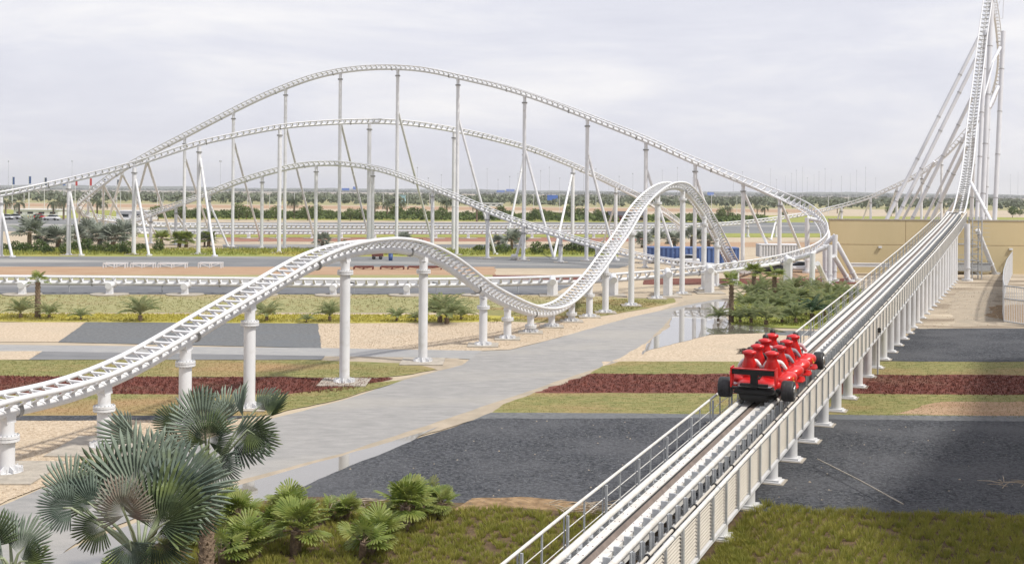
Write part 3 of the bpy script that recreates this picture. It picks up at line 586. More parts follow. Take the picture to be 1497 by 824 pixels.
# ------------------------------------------------------------------ launch track
SL = .4265; DV = np.array([SL, 1, 0]) / math.hypot(SL, 1); NV0 = np.array([DV[1], -DV[0], 0])
_zy = np.array([5,10,24,33.9,60.8,85,100,111.6,119,127.]); _zz = np.array([.55,.75,1.42,1.82,2.92,4.0,4.75,5.38,5.85,6.35])
def zt(Y): return np.interp(Y, _zy, _zz)
def LP(Yc, u, dz=0.0):                           # Yc: depth of the centre line point, u: metres to the right of the column row
    p = np.array([7.17 + SL * (Yc - 33.9), Yc, 0]) + NV0 * u; p[2] = zt(Yc) + dz
    return P(CX + F * p[0] / p[1], HY + F * (CH - p[2]) / p[1], p[1])
Y0, Y1 = 13.0, 121.0
UR, ULf, UC = -.36, -1.36, -.86
YS = np.arange(Y0, Y1 + .01, 1.0)
DV = nrm((LP(60, 0) - LP(40, 0)) * [1, 1, 0]); NV = np.array([DV[1], -DV[0], 0])
root = empty('launch_track', LP(Y0, UC) * [1, 1, 0], 'long straight white launch track running from the foreground to the tower', 'launch track'); pt = Part(root)
for u in (UR, ULf): pt(MB().tube([LP(y, u, -.05) for y in YS], .068, 14), 'running_rail', M['dirtywhite'])
def ribbon(u0, u1, z0, z1, ys=YS):
    mb = MB()
    for a, b in zip(ys[:-1], ys[1:]):
        vs = [LP(a, u0, z0), LP(a, u1, z0), LP(b, u1, z0), LP(b, u0, z0), LP(a, u0, z1), LP(a, u1, z1), LP(b, u1, z1), LP(b, u0, z1)]
        mb.add(vs, [(0,3,2,1),(4,5,6,7),(0,1,5,4),(1,2,6,5),(2,3,7,6),(3,0,4,7)])
    return mb
pt(ribbon(-1.21, -1.03, -.28, -.10), 'inner_beam', M['dirtywhite']); pt(ribbon(-.80, -.62, -.28, -.10), 'inner_beam', M['dirtywhite'])
pt(ribbon(-1.03, -.965, -.30, -.125), 'slot', M['slot']); pt(ribbon(-.965, -.80, -.28, -.115), 'centre_strip', M['brown'])
pt(ribbon(-1.34, -1.21, -.34, -.22), 'ledge', M['dirtywhite']); pt(ribbon(-.66, -.42, -.34, -.22), 'ledge', M['dirtywhite'])
pt(MB().tube([LP(y, UR + .0, -.62) for y in YS], .09, 10), 'lower_chord', M['white']); pt(MB().tube([LP(y, ULf, -.62) for y in YS], .09, 10), 'lower_chord', M['white'])
for y in np.arange(19.0, 31.0, .5):
    for u in (-1.17, -1.07, -.77, -.65): pt(MB().box(LP(y, u, -.097), (.018, .018, .012), (NV, DV, (0,0,1))), 'beam_bolt', M['rust'])
ys = np.arange(Y0, Y1, .58)
rest = MB(); rest2 = MB()
for n_, y in enumerate(ys):
    near = 19 < y
    cnt = int((y - 19) / .51)
    for side, u, h, dz, wd in ((1, -.525, .21, -.10, .15), (0, -1.265, .10, -.15, .09)):
        mb = MB() if (19 < y < 76) else (rest if side else rest2)
        c = LP(y, u, dz); mb.box(c, (wd, .05, h), (NV, DV, (0,0,1))); mb.box(c + [0,0,-h/2+.02] - DV*.05, (wd, .14, .04), (NV, DV, (0,0,1)))
        if mb is not rest and mb is not rest2: pt(mb, 'magnet_fin' if side else 'rail_bracket', M['galv'])
for mb, nm in ((rest, 'magnet_fin'), (rest2, 'rail_bracket')): o = pt(mb, nm, M['galv']); o['kind'] = 'stuff'
fr = MB()
for y in ys:
    fr.box(LP(y, UR + .10, -.42), (.03, .13, .72), (NV, DV, (0,0,1))).box(LP(y, UR + .14, -.42), (.07, .02, .72), (NV, DV, (0,0,1))); fr.box(LP(y, ULf - .03, -.34), (.10, .07, .5), (NV, DV, (0,0,1)))
    fr.bar(LP(y, ULf, -.60), LP(y, UR + .42, -.60), .07, .08)
    fr.bar(LP(y, UR + .05, -.42), LP(y, UR + .30, -.58), .05, .05)
pt(fr, 'side_frame', M['galv'])
pt(ribbon(-.30, .22, -.84, -.80), 'walkway', M['galv'])
pt(ribbon(-2.1, -1.45, -.98, -.94), 'walkway', M['galv'])
root = empty('cable_conduit', LP(Y0, -.1) * [1, 1, 0], 'thin cream pipe with black clamps running between launch rail and corrugated fence', 'pipe'); pt = Part(root)
pt(MB().tube([LP(y, -.10, -.30) for y in YS], .035, 8), 'pipe', M['panel'])
for y in np.arange(Y0 + .6, 110, 1.62): pt(MB().tube([LP(y - .03, -.10, -.30), LP(y + .03, -.10, -.30)], .06, 8).box(LP(y, -.10, -.42), (.04,.04,.22), (NV, DV, (0,0,1))), 'clamp', M['black'])
# right fence: corrugated sheet, posts, round top rail
root = empty('guard_fence', LP(Y0, .3) * [1, 1, 0], 'corrugated cream guard fence with grey posts along the right of the launch track', 'guard fence'); pt = Part(root)
YF = np.arange(Y0, Y1 + 1.3, 1.12)
pt(MB().tube([LP(y, .30, 0) for y in YF], .05, 12), 'top_rail', M['dirtywhite'])
cor = MB(); nr = 22; prof = [(.275 + .03 * math.sin(k * math.pi / 2 * 1.0 * 1.0), -.12 - k * (.80 / (nr * 2))) for k in range(nr * 2 + 1)]
for k in range(0, len(YF) - 1):
    a, b = YF[k], YF[k+1]; vs = [LP(a, u, z) for u, z in prof] + [LP(b, u, z) for u, z in prof]; m_ = len(prof)
    cor.add(vs, [(j, j+1, m_+j+1, m_+j) for j in range(m_-1)], True)
pt(cor, 'corrugated_sheet', M['panel'])
pt(ribbon(.26, .34, -1.0, -.93, YF), 'bottom_channel', M['white'])
for n_, y in enumerate(YF):
    big = n_ % 2 == 0; pt(MB().box(LP(y, .335, -.47), (.045, .10 if big else .065, .98), (NV, DV, (0,0,1))), 'post', M['galv'])
for y in YF[::3]: pt(MB().tube([LP(y + .5, .30, 0), LP(y + .56, .30, 0)], .058, 12), 'rail_joint', M['galv'])
# left handrail
root = empty('handrail', LP(Y0, -2.15) * [1, 1, 0], 'slim open handrail with thin cables along the left of the launch track', 'handrail'); pt = Part(root)
pt(MB().tube([LP(y, -2.15, .02) for y in YF], .035, 10), 'top_rail', M['dirtywhite'])
for dz in (-.32, -.62): pt(MB().tube([LP(y, -2.15, dz) for y in YF], .011, 6), 'cable', M['dirtywhite'])
pt(MB().tube([LP(y, -2.15, -.95) for y in YF], .05, 6), 'toe_rail', M['galv'])
for n_, y in enumerate(YF):
    mb = MB()
    if n_ % 2: mb.box(LP(y, -2.15, -.47), (.035, .035, .98), (NV, DV, (0,0,1)))
    else: mb.box(LP(y, -2.15, -.47), (.03, .03, .98), (NV, DV, (0,0,1))).box(LP(y, -2.07, -.47), (.05, .06, .96), (NV, DV, (0,0,1)))
    pt(mb, 'post', M['galv'])
# columns in a row under the launch track
YC = np.arange(22.9, 112, 2.75)
for i, y in enumerate(YC):
    c = LP(y, -.02); top = c[2] - .99
    if top < .15: continue
    root = empty('launch_column', (c[0], c[1], 0), f'{ORD[i]} round white column from the foreground under the launch track', 'support column', 'columns in a row under the launch track'); pt = Part(root)
    pt(MB().tube([(c[0], c[1], 0), (c[0], c[1], top)], .185, 18), 'shaft', M['white'])
    pt(MB().box((c[0], c[1], .06), (.62, .62, .05), (NV, DV, (0,0,1))).box((c[0], c[1], .11), (.5, .5, .05), (NV, DV, (0,0,1))), 'base_plate', M['white'])
    pt(MB().box(LP(y, -.9, -1.05), (2.3, .2, .16), (NV, DV, (0,0,1))), 'cross_beam', M['white'])
    pt(MB().box((c[0], c[1], .012), (.78, .78, .05 + 2*_gz[0]*.5), (NV, DV, (0,0,1))), 'concrete_pad', M['concrete'])
# ------------------------------------------------------------------ tower
F_ctrl = []
for (px, py, Y) in [(1400,312,127),(1404,301,131),(1408,282,137),(1412,261,142),(1416.5,228,148),(1420,192,153),(1424,156,158),(1428.6,121,163),(1433.4,80,168),(1439,36,172),(1443.5,4,175),(1446,-22,178)]:
    F_ctrl.append(list(P(px, py, Y)) + [0])
lead = [list(LP(y, UC, -.05)) + [0] for y in (119.5, 123)]
tF = make_track('F', 'white launch track curving up steeply to the top of the tower', None, .5, 6, tm='flange', tie=2, detail=1, raw=lead + F_ctrl, flange_every=14, rails=.10, tubes=.13, gauge=.62, m='white')
def foot(bx, by, tx_, ty_, Yb):                  # where the line seen through the two picture points meets the ground at depth Yb
    py = HY + F * CH / Yb; return G(bx + (bx - tx_) * (py - by) / (by - ty_), py)
for (bx, by, tx_, ty_, Yb, Yt, r, lab) in [
    (1296,321,1431,55,176,175,.28,'longest white raking leg on the left of the tower'),(1310,321,1427,86,173,171,.28,'second longest raking leg, close beside the longest'),
    (1333,321,1421,142,170,164,.27,'white raking leg meeting the tower at half height'),(1352,321,1414,192,168,159,.2,'slimmer raking leg behind the crossing track'),
    (1362,321,1413,214,165,157,.28,'thick low raking leg near the tower foot'),(1379,321,1405,283,160,144,.22,'shortest raking leg beside the start of the climb'),
    (1320,321,1366,236,180,170,.2,'thin raking leg among the thick ones left of the tower')]:
    bent('raking_column', lab, 'raking legs of the tower', 'tower leg', [(foot(bx, by, tx_, ty_, Yb), P(tx_, ty_, Yt), r, 'tube')], M['white2'])
for (bx, by, tx_, ty_, Yb, Yt, r, lab) in [
    (1420,322,1424,200,160,156,.26,'white tower column right against the climbing track'),(1428,322,1441,45,166,171,.28,'tall tower column just right of the climbing track'),
    (1435.5,322,1450,5,172,177,.36,'tallest thick tower column reaching the top'),(1441,322,1446,153,178,180,.24,'slim tower column ending at half height'),
    (1454,322,1467,46,182,186,.36,'outermost free-standing tower column on the right')]:
    bent('tower_column', lab, 'columns of the tower', 'tower column', [(foot(bx, by, tx_, ty_, Yb), P(tx_, ty_, Yt), r, 'tube')], M['white2'])
for (a, b, ya, yb, r, lab) in [((1445,158),(1459,127),179,184,.28,'upper-middle diagonal arm joining two tower columns'),((1448,96),(1462,70),177,185,.26,'highest diagonal arm between the tower columns'),((1436,150),(1452,92),170,176,.14,'thin diagonal tie between tower columns')]:
    mb = MB().tube([P(*a, ya), P(*b, yb)], r, 14); o = mb.build('diagonal_tie', M['white2']); tag(o, lab, 'tower arm', 'diagonal arms of the tower')
root = empty('service_frame', P(1458, 5, 184) * [1, 1, 0], 'thin wire service frame hanging off the very top of the tower', 'service frame'); pt = Part(root)
q = [P(1452, -12, 184), P(1468, -18, 184), P(1466, 27, 184), P(1454, 27, 184)]
for i_ in range(4): pt(MB().tube([q[i_], q[(i_+1) % 4]], .05, 6), 'frame_bar', M['white2'])
pt(MB().tube([q[3], q[1]], .035, 6), 'frame_bar', M['white2'])
# front post and braces standing before the wall
bent('tower_front_post', 'thick white post and its short brace below the end of the launch track', None, 'support column', [(G(1414,411), P(1414,327,111), .27, 'post'), (G(1455,401), P(1429,336,118), .24, 'brace')])
bent('tower_brace', 'long white brace slanting down from the climb to the right, before the wall', None, 'support column', [(G(1488,398.5), P(1419,266,140), .2, 'tube')])
# stair tower scaffold
root = empty('stair_tower', G(1428,409), 'slim grey steel stair tower beside the thick post before the wall', 'stair tower'); pt = Part(root)
g = G(1428, 409); zt_ = 6.0
for dx, dy in ((-.45,0),(.45,0),(-.45,.9),(.45,.9)): pt(MB().box((g[0]+dx, g[1]+dy, zt_/2), (.09,.09,zt_)), 'upright', M['galv'])
for k in range(9):
    z = .5 + k * .65; mb = MB().bar((g[0]-.45, g[1], z), (g[0]+.45, g[1], z), .05, .06).bar((g[0]-.45, g[1]+.9, z), (g[0]+.45, g[1]+.9, z), .05, .06)
    for q in range(5): mb.box((g[0] + (-.4 + q*.2) * (1 if k % 2 else -1), g[1] + .45, z + q * .13), (.2, .8, .03))
    pt(mb, 'flight', M['galv'])
for z in (1.9, 3.4): pt(MB().box((g[0]-1.0, g[1]+.3, z), (1.6, .9, .1)).box((g[0]-1.0, g[1]-.1, z+.5), (1.6, .04, .04)), 'platform', M['galv'])
sp = MB()
for k in range(14): sp.box((g[0]+.95, g[1]+.4, .3+k*.42), (.8, .06, .03))
sp.tube([(g[0]+.62, g[1]+.4, 0), (g[0]+.62, g[1]+.4, 6)], .05, 8); pt(sp, 'ladder', M['galv'])
# unseen building, added beyond the right edge to shade the lower right ground
bl = [(17.6, 20.0), (17.6, 26.0), (20.2, 30.2), (24.9, 38.8), (31.5, 55.0), (50, 62), (70, 50), (70, 8), (26, 8)]
root = empty('shade_building', (40, 35, 0), 'large plain building added beyond the right edge to shade the lower right ground', 'building'); pt = Part(root)
nb_ = len(bl); pt(MB().add([(x_, y_, 0) for x_, y_ in bl] + [(x_, y_, 13.6) for x_, y_ in bl], [(i_, (i_+1) % nb_, nb_+(i_+1) % nb_, nb_+i_)[::-1] for i_ in range(nb_)] + [tuple(range(nb_, 2*nb_))[::-1]]), 'wall', M['wall'])
pt(MB().add([(x_, y_, 13.62) for x_, y_ in bl] + [(x_, y_, 14.0) for x_, y_ in bl], [(i_, (i_+1) % nb_, nb_+(i_+1) % nb_, nb_+i_)[::-1] for i_ in range(nb_)] + [tuple(range(nb_, 2*nb_))[::-1]]), 'roof', M['concrete'])
# ------------------------------------------------------------------ wall and things before it
YW = 121.5; YW = G(1350, 400)[1]; xl = unroll(1212.5, 360)[0] * YW / F; xr = (1900 - CX) * YW / F; zw = CH - unroll(1350, 322)[1] * YW / F
root = empty('perimeter_wall', (xl, YW, 0), 'long plain beige wall behind the launch track', 'wall'); pt = Part(root)
pt(MB().box(((xl+xr)/2, YW+.25, zw/2), (xr-xl, .5, zw)), 'wall_body', M['wall'])
pt(MB().box(((xl+xr)/2, YW+.25, zw+.04), (xr-xl+.1, .62, .1)), 'coping', M['concrete'])
pt(MB().box(((xl+xr)/2, YW-.004, 2.95), (xr-xl, .02, .03)), 'joint_line', M['dirt'])
for x_ in np.arange(xl + 7.8, xr, 13.0): pt(MB().box((x_, YW-.004, zw/2), (.03, .02, zw)), 'joint_line', M['dirt'])
for px, py in ((1286,361),(1477,364)):
    x_, y_ = unroll(px, py); c = np.array([x_ * YW / F, YW - .12, CH - y_ * YW / F]); c2 = MB().box(c, (.34, .2, .2)); o = pt(c2, 'wall_lamp', M['white'])
def plain_box_thing(name, px0, px1, py0, py1, Y, m, label, cat, depth=2.4, ribs=0, rm=None):
    a = P(px0, py0, Y); b = P(px1, py1, Y); Y = (a[1] + b[1]) / 2; zb = max(0, b[2]); w_ = b[0] - a[0]; h_ = a[2] - zb
    root = empty(name, ((a[0]+b[0])/2, Y, 0), label, cat); pt = Part(root)
    mb = MB(); n = ribs or 1
    c = np.array([(a[0]+b[0])/2, Y + depth/2, zb + h_/2]); mb.box(c, (w_, depth, h_))
    pt(mb, 'body', M[m])
    if ribs:
        rb = MB()
        for k in range(ribs): rb.box((a[0] + (k + .5) * w_ / ribs, Y - .02, zb + h_/2), (w_/ribs*.5, .06, h_ * .93))
        for z in (zb + .05, zb + h_ - .05): rb.box((c[0], Y - .03, z), (w_, .1, .1))
        for x_ in (a[0], b[0]): rb.box((x_, Y - .03, zb + h_/2), (.12, .1, h_))
        pt(rb, 'ribs', M[rm or m])
    pt(MB().box(c + [0,0,h_/2+.02], (w_ + .1, depth + .1, .05)), 'roof', M[rm or m])
    return root
plain_box_thing('shipping_container', 948, 1078, 362, 384, 138, 'blue', 'long bright blue corrugated container behind the banked line', 'container', 2.4, 20, 'bluerib')
plain_box_thing('shipping_container', 1112, 1168, 357.5, 376, 134, 'galv', 'short white corrugated container inside the banked curve', 'container', 2.4, 14, 'white')  # grey body behind white ribs paints the shade in the grooves
plain_box_thing('site_bench', 1246, 1300, 385.5, 390, 119, 'white', 'low white cabinet along the foot of the beige wall', 'cabinet', .8)
plain_box_thing('generator', 1395, 1447, 385, 396, 119, 'galv', 'low grey machine box behind the stair tower', 'machine box', 1.2)
# curved metal fence at the right edge
root = empty('yard_fence', G(1467, 472), 'curved silver slat fence with a solid lower sheet at the right edge', 'fence'); pt = Part(root)
pa = [G(1480,401), G(1472,418), G(1467,440), G(1466,458), G(1468,472), G(1500,477), G(1560,482)]
def along(pp, step):
    q = np.array(pp); s = np.r_[0, np.cumsum(np.linalg.norm(np.diff(q, axis=0), axis=1))]; n = int(s[-1]/step); t = np.linspace(0, s[-1], n+1)
    return np.stack([np.interp(t, s, q[:, k]) for k in range(3)], 1)
q1 = along(pa[:5], .35); hh = 2.35
sh = MB()
for a, b in zip(q1[:-1], q1[1:]): sh.bar(a + [0,0,.75], b + [0,0,.75], .03, 1.5)
pt(sh, 'lower_sheet', M['galv'])
sl_ = MB()
for a in along(pa, .16): sl_.box(a + [0,0,hh/2], (.035, .035, hh))
pt(sl_, 'slats', M['white'])
for z in (.12, 1.55, hh): pt(MB().tube([a + [0,0,z] for a in along(pa, .5)], .04, 8), 'rail', M['galv'])
# ------------------------------------------------------------------ coaster train
HEAD = -math.atan2(DV[0], DV[1])
yb = 35.8; org = LP(yb, UC, .05)
_d = LP(41, UC) - LP(35, UC); slope = math.atan2(_d[2], math.hypot(_d[0], _d[1]))
train = empty('coaster_train', org, 'glossy red coaster train shaped like a racing car on the launch track', 'coaster train')
train.rotation_euler = (slope, 0, HEAD)
def tp(mb, name, m, parent=None, label=None):
    o = mb.build(name, [M[q] for q in m] if isinstance(m, list) else M[m], parent or train)
    if label: o['label'] = label
    return o
def loft(secs, mb=None, n=14, mi=0, pw=2.4):
    """secs: (y, xc, zc, half width, half height) superellipse sections along y"""
    mb = mb or MB(); V = []
    for (y_, xc, zc, a, b) in secs:
        for k in range(n):
            t = 2 * math.pi * k / n; c, s = math.cos(t), math.sin(t)
            V.append((xc + a * math.copysign(abs(c) ** (2/pw), c), y_, zc + b * math.copysign(abs(s) ** (2/pw), s)))
    m_ = len(secs); fs = [(k*n+j, (k+1)*n+j, (k+1)*n+(j+1) % n, k*n+(j+1) % n) for k in range(m_-1) for j in range(n)]
    fs += [tuple(range(n)), tuple((m_-1)*n+j for j in range(n))[::-1]]
    return mb.add(V, fs, True, mi)
tp(loft([(.0,0,.36,.52,.12),(.15,0,.36,.60,.18),(.5,0,.36,.72,.22),(2.5,0,.36,.74,.22),(4.6,0,.36,.72,.22),(5.3,0,.36,.5,.2),(6.1,0,.33,.28,.14),(6.9,0,.26,.14,.08),(7.1,0,.24,.05,.04)], n=20), 'body', 'red')
tp(loft([(-.5,0,.12,.42,.12),(0,0,.12,.55,.14),(5.2,0,.10,.5,.12),(5.6,0,.1,.3,.08)], n=12), 'underframe', 'slot')
rows = [.62 + 1.17 * k for k in range(4)]
for k, y_ in enumerate(rows):
    for sx in (-1, 1):
        # rounded side pod that overlaps the one ahead
        pod = loft([(y_-.25, sx*.62, .46, .10, .08),(y_-.1, sx*.68, .50, .24, .15),(y_+.15, sx*.72, .54, .30, .19),(y_+.45, sx*.72, .52, .28, .17),(y_+.75, sx*.70, .46, .20, .11),(y_+.95, sx*.66, .42, .06, .04)], n=16)
        po = tp(pod, 'side_pod', 'redpod')
        fl = MB().add([(sx*.60,y_-.15,.30),(sx*1.02,y_-.02,.27),(sx*1.06,y_+.30,.27),(sx*.96,y_+.75,.28),(sx*.60,y_+.85,.30),(sx*.60,y_-.15,.25),(sx*1.02,y_-.02,.23),(sx*1.06,y_+.30,.23),(sx*.96,y_+.75,.24),(sx*.60,y_+.85,.25)],
                      [(0,1,2,3,4),(9,8,7,6,5),(0,5,6,1),(1,6,7,2),(2,7,8,3),(3,8,9,4)])
        tp(fl, 'floor_wing', 'redpod')
        if k in (0, 3): tp(MB().add([(sx*(.93+.02),y_+.02,.60),(sx*.985,y_+.12,.55),(sx*.985,y_+.12,.47),(sx*.975,y_+.06,.42),(sx*.96,y_+.0,.47),(sx*.95,y_-.02,.56)], [(0,1,2,3,4,5)]), 'side_emblem', 'yellow', po)
def seat_mesh():
    mb = MB(); n = 18
    # profile of the seat back from cushion to neck, then the flared headrest
    for (z0, a, b, yc) in []: pass
    sec = [(.30,.27,.17,0),(.50,.285,.20,-.01),(.70,.275,.18,-.03),(.86,.245,.16,-.05),(.98,.20,.14,-.07),(1.08,.16,.12,-.085),(1.15,.148,.11,-.09),(1.20,.165,.12,-.09),(1.235,.205,.16,-.09),(1.26,.215,.17,-.09),(1.31,.205,.165,-.09),(1.33,.15,.12,-.09),(1.36,.07,.06,-.09)]
    V = []
    for z_, a, b, yc in sec:
        for k in range(n):
            t = 2*math.pi*k/n; V.append((a*math.cos(t), yc + b*math.sin(t)*(.75 if math.sin(t) > 0 and z_ < 1.15 else 1), z_))
    m_ = len(sec); fs = [(k*n+j, k*n+(j+1) % n, (k+1)*n+(j+1) % n, (k+1)*n+j) for k in range(m_-1) for j in range(n)] + [tuple(range(n))[::-1], tuple((m_-1)*n+j for j in range(n))]
    mb.add(V, fs, True)
    loft([(.05,0,.42,.24,.09),(.35,0,.45,.23,.08),(.52,0,.46,.2,.06)], mb, 12)
    return mb
def skin_person():
    """one continuous seated body, evaluated from a skinned skeleton"""
    J = {}; verts = []; edges = []; rad = []
    def v(name, p, r): J[name] = len(verts); verts.append(p); rad.append(r)
    v('pel', (0,.10,.50), (.15,.11)); v('wai', (0,.09,.66), (.13,.10)); v('che', (0,.10,.86), (.155,.11)); v('nec0', (0,.10,1.02), (.075,.07)); v('nec', (0,.12,1.08), (.052,.052)); v('hd0', (0,.13,1.15), (.075,.085)); v('hd1', (0,.13,1.24), (.078,.092)); v('hd2', (0,.13,1.31), (.05,.06))
    E = [('pel','wai'),('wai','che'),('che','nec0'),('nec0','nec'),('nec','hd0'),('hd0','hd1'),('hd1','hd2')]
    for s, q in ((-1, 'l'), (1, 'r')):
        v('sh'+q, (s*.20,.07,.96), (.068,.068)); v('el'+q, (s*.345,.13,.74), (.052,.052)); v('wr'+q, (s*.23,.42,.78), (.034,.03)); v('ha'+q, (s*.17,.54,.82), (.036,.02))
        v('hi'+q, (s*.09,.16,.50), (.085,.085)); v('kn'+q, (s*.11,.58,.56), (.06,.06)); v('an'+q, (s*.11,.80,.26), (.038,.038)); v('to'+q, (s*.11,.93,.23), (.035,.03))
        E += [('che','sh'+q),('sh'+q,'el'+q),('el'+q,'wr'+q),('wr'+q,'ha'+q),('pel','hi'+q),('hi'+q,'kn'+q),('kn'+q,'an'+q),('an'+q,'to'+q)]
    me = bpy.data.meshes.new('person'); me.from_pydata(verts, [(J[a], J[b]) for a, b in E], []); ob = bpy.data.objects.new('tmp', me); COL.objects.link(ob)
    md = ob.modifiers.new('s', 'SKIN'); ob.modifiers.new('d', 'SUBSURF').levels = 2
    for i_, sv in enumerate(me.skin_vertices[0].data): sv.radius = rad[i_]
    me.skin_vertices[0].data[0].use_root = True
    dg = bpy.context.evaluated_depsgraph_get(); ev = ob.evaluated_get(dg); m2 = bpy.data.meshes.new_from_object(ev)
    V = [tuple(q.co) for q in m2.vertices]; Fs = [tuple(p.vertices) for p in m2.polygons]
    bpy.data.objects.remove(ob); return V, Fs
PV, PF = skin_person()
def person_meshes(shirt_m):
    mb = MB(); mb.add(PV, PF, True)
    for s in (-1, 1):                            # fingers closed round the lap bar, thumb below
        for k in range(4):
            x_ = s*(.135 + .022*k); L_ = (.05,.06,.063,.055)[k]
            mb.tube([(x_, .55, .825), (x_, .55+L_*.6, .83), (x_, .55+L_*.9, .805), (x_, .55+L_*.5, .785)], [.009,.009,.008,.006], 6)
        mb.tube([(s*.14,.52,.815),(s*.115,.55,.80),(s*.12,.575,.79)], [.011,.010,.007], 6)
        mb.lathe([(.004,-.03),(.018,-.015),(.02,.01),(.006,.03)], (s*.085,.135,1.20), 8, sx=.5)
        mb.lathe([(.002,-.011),(.011,-.004),(.011,.004),(.002,.011)], (s*.03,.212,1.215), 8)
    mb.tube([(0,.205,1.225),(0,.24,1.185),(0,.215,1.178)], [.010,.016,.008], 6); mb.tube([(-.025,.212,1.15),(.025,.212,1.15)], .006, 6)
    mats = []
    for f in mb.f: pass
    V = np.concatenate(mb.v); mi = []
    for f in mb.f:
        c = V[list(f)].mean(0)
        if c[2] > 1.03: m_ = 0
        elif c[1] > .30 and c[2] > .66: m_ = 0
        elif c[2] > .56 and c[1] < .36: m_ = 1
        else: m_ = 2
        mi.append(m_)
    mb.mi = mi; return mb, [M['skin'], M[shirt_m], M['jeans']]
def hair_mesh(long):
    mb = MB(); n = 14; pr = [(.05,1.15),(.09,1.19),(.105,1.25),(.095,1.31),(.06,1.345),(.01,1.355)]
    V = []
    for r, z_ in pr:
        for k in range(n):
            t = 2*math.pi*k/n; V.append((r*math.cos(t)*.92, .118 + r*math.sin(t)*(1.05 if math.sin(t) < 0 else .80), z_))
    fs = [(k*n+j, k*n+(j+1) % n, (k+1)*n+(j+1) % n, (k+1)*n+j) for k in range(len(pr)-1) for j in range(n)] + [tuple(range(n))[::-1], tuple((len(pr)-1)*n+j for j in range(n))]
    mb.add(V, fs, True)
    if long:
        for k in range(26):
            a = random.uniform(-.09, .09); z0 = random.uniform(1.14, 1.30); L_ = random.uniform(.18, .36)
            mb.tube([(a*.8-.03, .05, z0), (a*.8-.03-L_*.5, -.02, z0+random.uniform(-.02,.04)), (a*.8-.03-L_, -.08+random.uniform(-.05,.05), z0+random.uniform(-.06,.06))], [.012,.008,.003], 4, cap=False)
    return mb
pers = [('shirt_white',1,'person with dark hair blowing sideways, rear left seat of the red train'),('shirt_white',0,'person in white short sleeves with arms out, rear right seat of the red train'),('shirt_black',0,'person in black in the left seat, second row from the rear'),('shirt_grey',0,'person mostly hidden in the right seat, second row from the rear'),
        ('shirt_pink',0,'person in pale pink in the left seat, third row from the rear'),('shirt_grey',0,'person in grey in the right seat, third row from the rear'),('shirt_grey',0,'person with dark hair above the headrest, front left seat'),('shirt_pink',0,'person with bare arms in the front right seat')]
TM = Matrix.Translation(Vector(org)) @ Matrix.Rotation(HEAD, 4, 'Z') @ Matrix.Rotation(slope, 4, 'X')
sm0 = None; i = 0
for k, y_ in enumerate(rows):
    for sx in (-1, 1):
        if sm0 is None: sm0 = tp(seat_mesh(), 'seat', 'red'); so_ = sm0; rb_ = tp(MB().tube([(-.2,.45,.62),(-.2,.5,.78),(.2,.5,.78),(.2,.45,.62)], .02, 8), 'lap_bar', 'black', sm0)
        else:
            so_ = sm0.copy(); COL.objects.link(so_); so_.parent = train; c = rb_.copy(); COL.objects.link(c); c.parent = so_
        so_.location = (sx * .34, y_, 0)
        sm, lg, lab = pers[i]; mb, mats = person_meshes(sm)
        po = mb.build('person', mats); loc = TM @ Vector((sx * .37, y_ + .03, .05 + (.05 if i in (4, 6) else 0)))
        po.location = loc; po.rotation_euler = (slope, 0, HEAD); tag(po, lab, 'person', 'riders in the red train')
        hm = hair_mesh(lg).build('hair', M['hair'], po); i += 1
# wheels, rear wing
def wheel(x_, y_, r, wd, name='wheel'):
    t_ = MB(); pr = [(r*.62,-wd/2),(r*.9,-wd/2),(r*.985,-wd*.42),(r,-wd*.3),(r,wd*.3),(r*.985,wd*.42),(r*.9,wd/2),(r*.62,wd/2)]
    rot = Matrix.Rotation(math.pi/2, 3, 'Y'); t_.lathe(pr, (x_, y_, .30), 28, rot=rot)
    for dx in (-.08, 0, .08): t_.lathe([(r+.003, dx-.008), (r+.003, dx+.008)], (x_, y_, .30), 28, rot=rot)
    o = tp(t_, name, 'black'); s_ = 1 if x_ > 0 else -1
    rm = MB().lathe([(r*.6,-.01),(r*.6,.02),(r*.45,.025),(r*.15,.05),(.01,.05)], (x_ + s_*(wd/2 - .0), y_, .30), 20, rot=Matrix.Rotation(s_*math.pi/2, 3, 'Y')); tp(rm, 'rim', 'steel', o)
    return o
wheel(-.93, -.05, .30, .36); wheel(.93, -.05, .30, .36); wheel(-.93, 5.5, .29, .32); wheel(.93, 5.5, .29, .32)
tp(MB().tube([(-.9,-.05,.3),(.9,-.05,.3)], .045, 10).tube([(-.9,5.5,.3),(.9,5.5,.3)], .04, 10).tube([(.3,5.1,.42),(.85,5.5,.34)], .02, 6).tube([(-.3,5.1,.42),(-.85,5.5,.34)], .02, 6), 'axles', 'black')
rw = MB().box((0,-.42,.93),(1.24,.30,.035)).box((0,-.52,.86),(1.24,.06,.13))
wo_ = tp(rw, 'rear_wing', 'slot'); tp(MB().box((0,-.50,.955),(1.24,.10,.04)), 'wing_edge', 'red', wo_)
for sx in (-1, 1):
    e_ = MB(); pr = [(-.62,.42),(-.30,.42),(-.22,.75),(-.22,1.0),(-.62,1.0)]
    vs = [(sx*.63, a, b) for a, b in pr] + [(sx*.66, a, b) for a, b in pr]; e_.add(vs, [(0,1,2,3,4),(9,8,7,6,5)] + [(j,(j+1)%5+0,(j+1)%5+5,j+5) for j in range(5)]); tp(e_, 'wing_endplate', 'red', wo_)
tp(MB().box((0,-.40,.65),(.20,.16,.52)).box((.0,-.45,.48),(.8,.2,.06)), 'wing_strut', 'slot', wo_)
tp(loft([(-.50,0,.26,.60,.07),(-.3,0,.27,.62,.12),(.2,0,.28,.60,.15)], n=14), 'diffuser', 'slot')
tp(loft([(-.40,0,.415,.52,.012),(.0,0,.44,.50,.02)], n=12), 'rear_trim', 'steel')
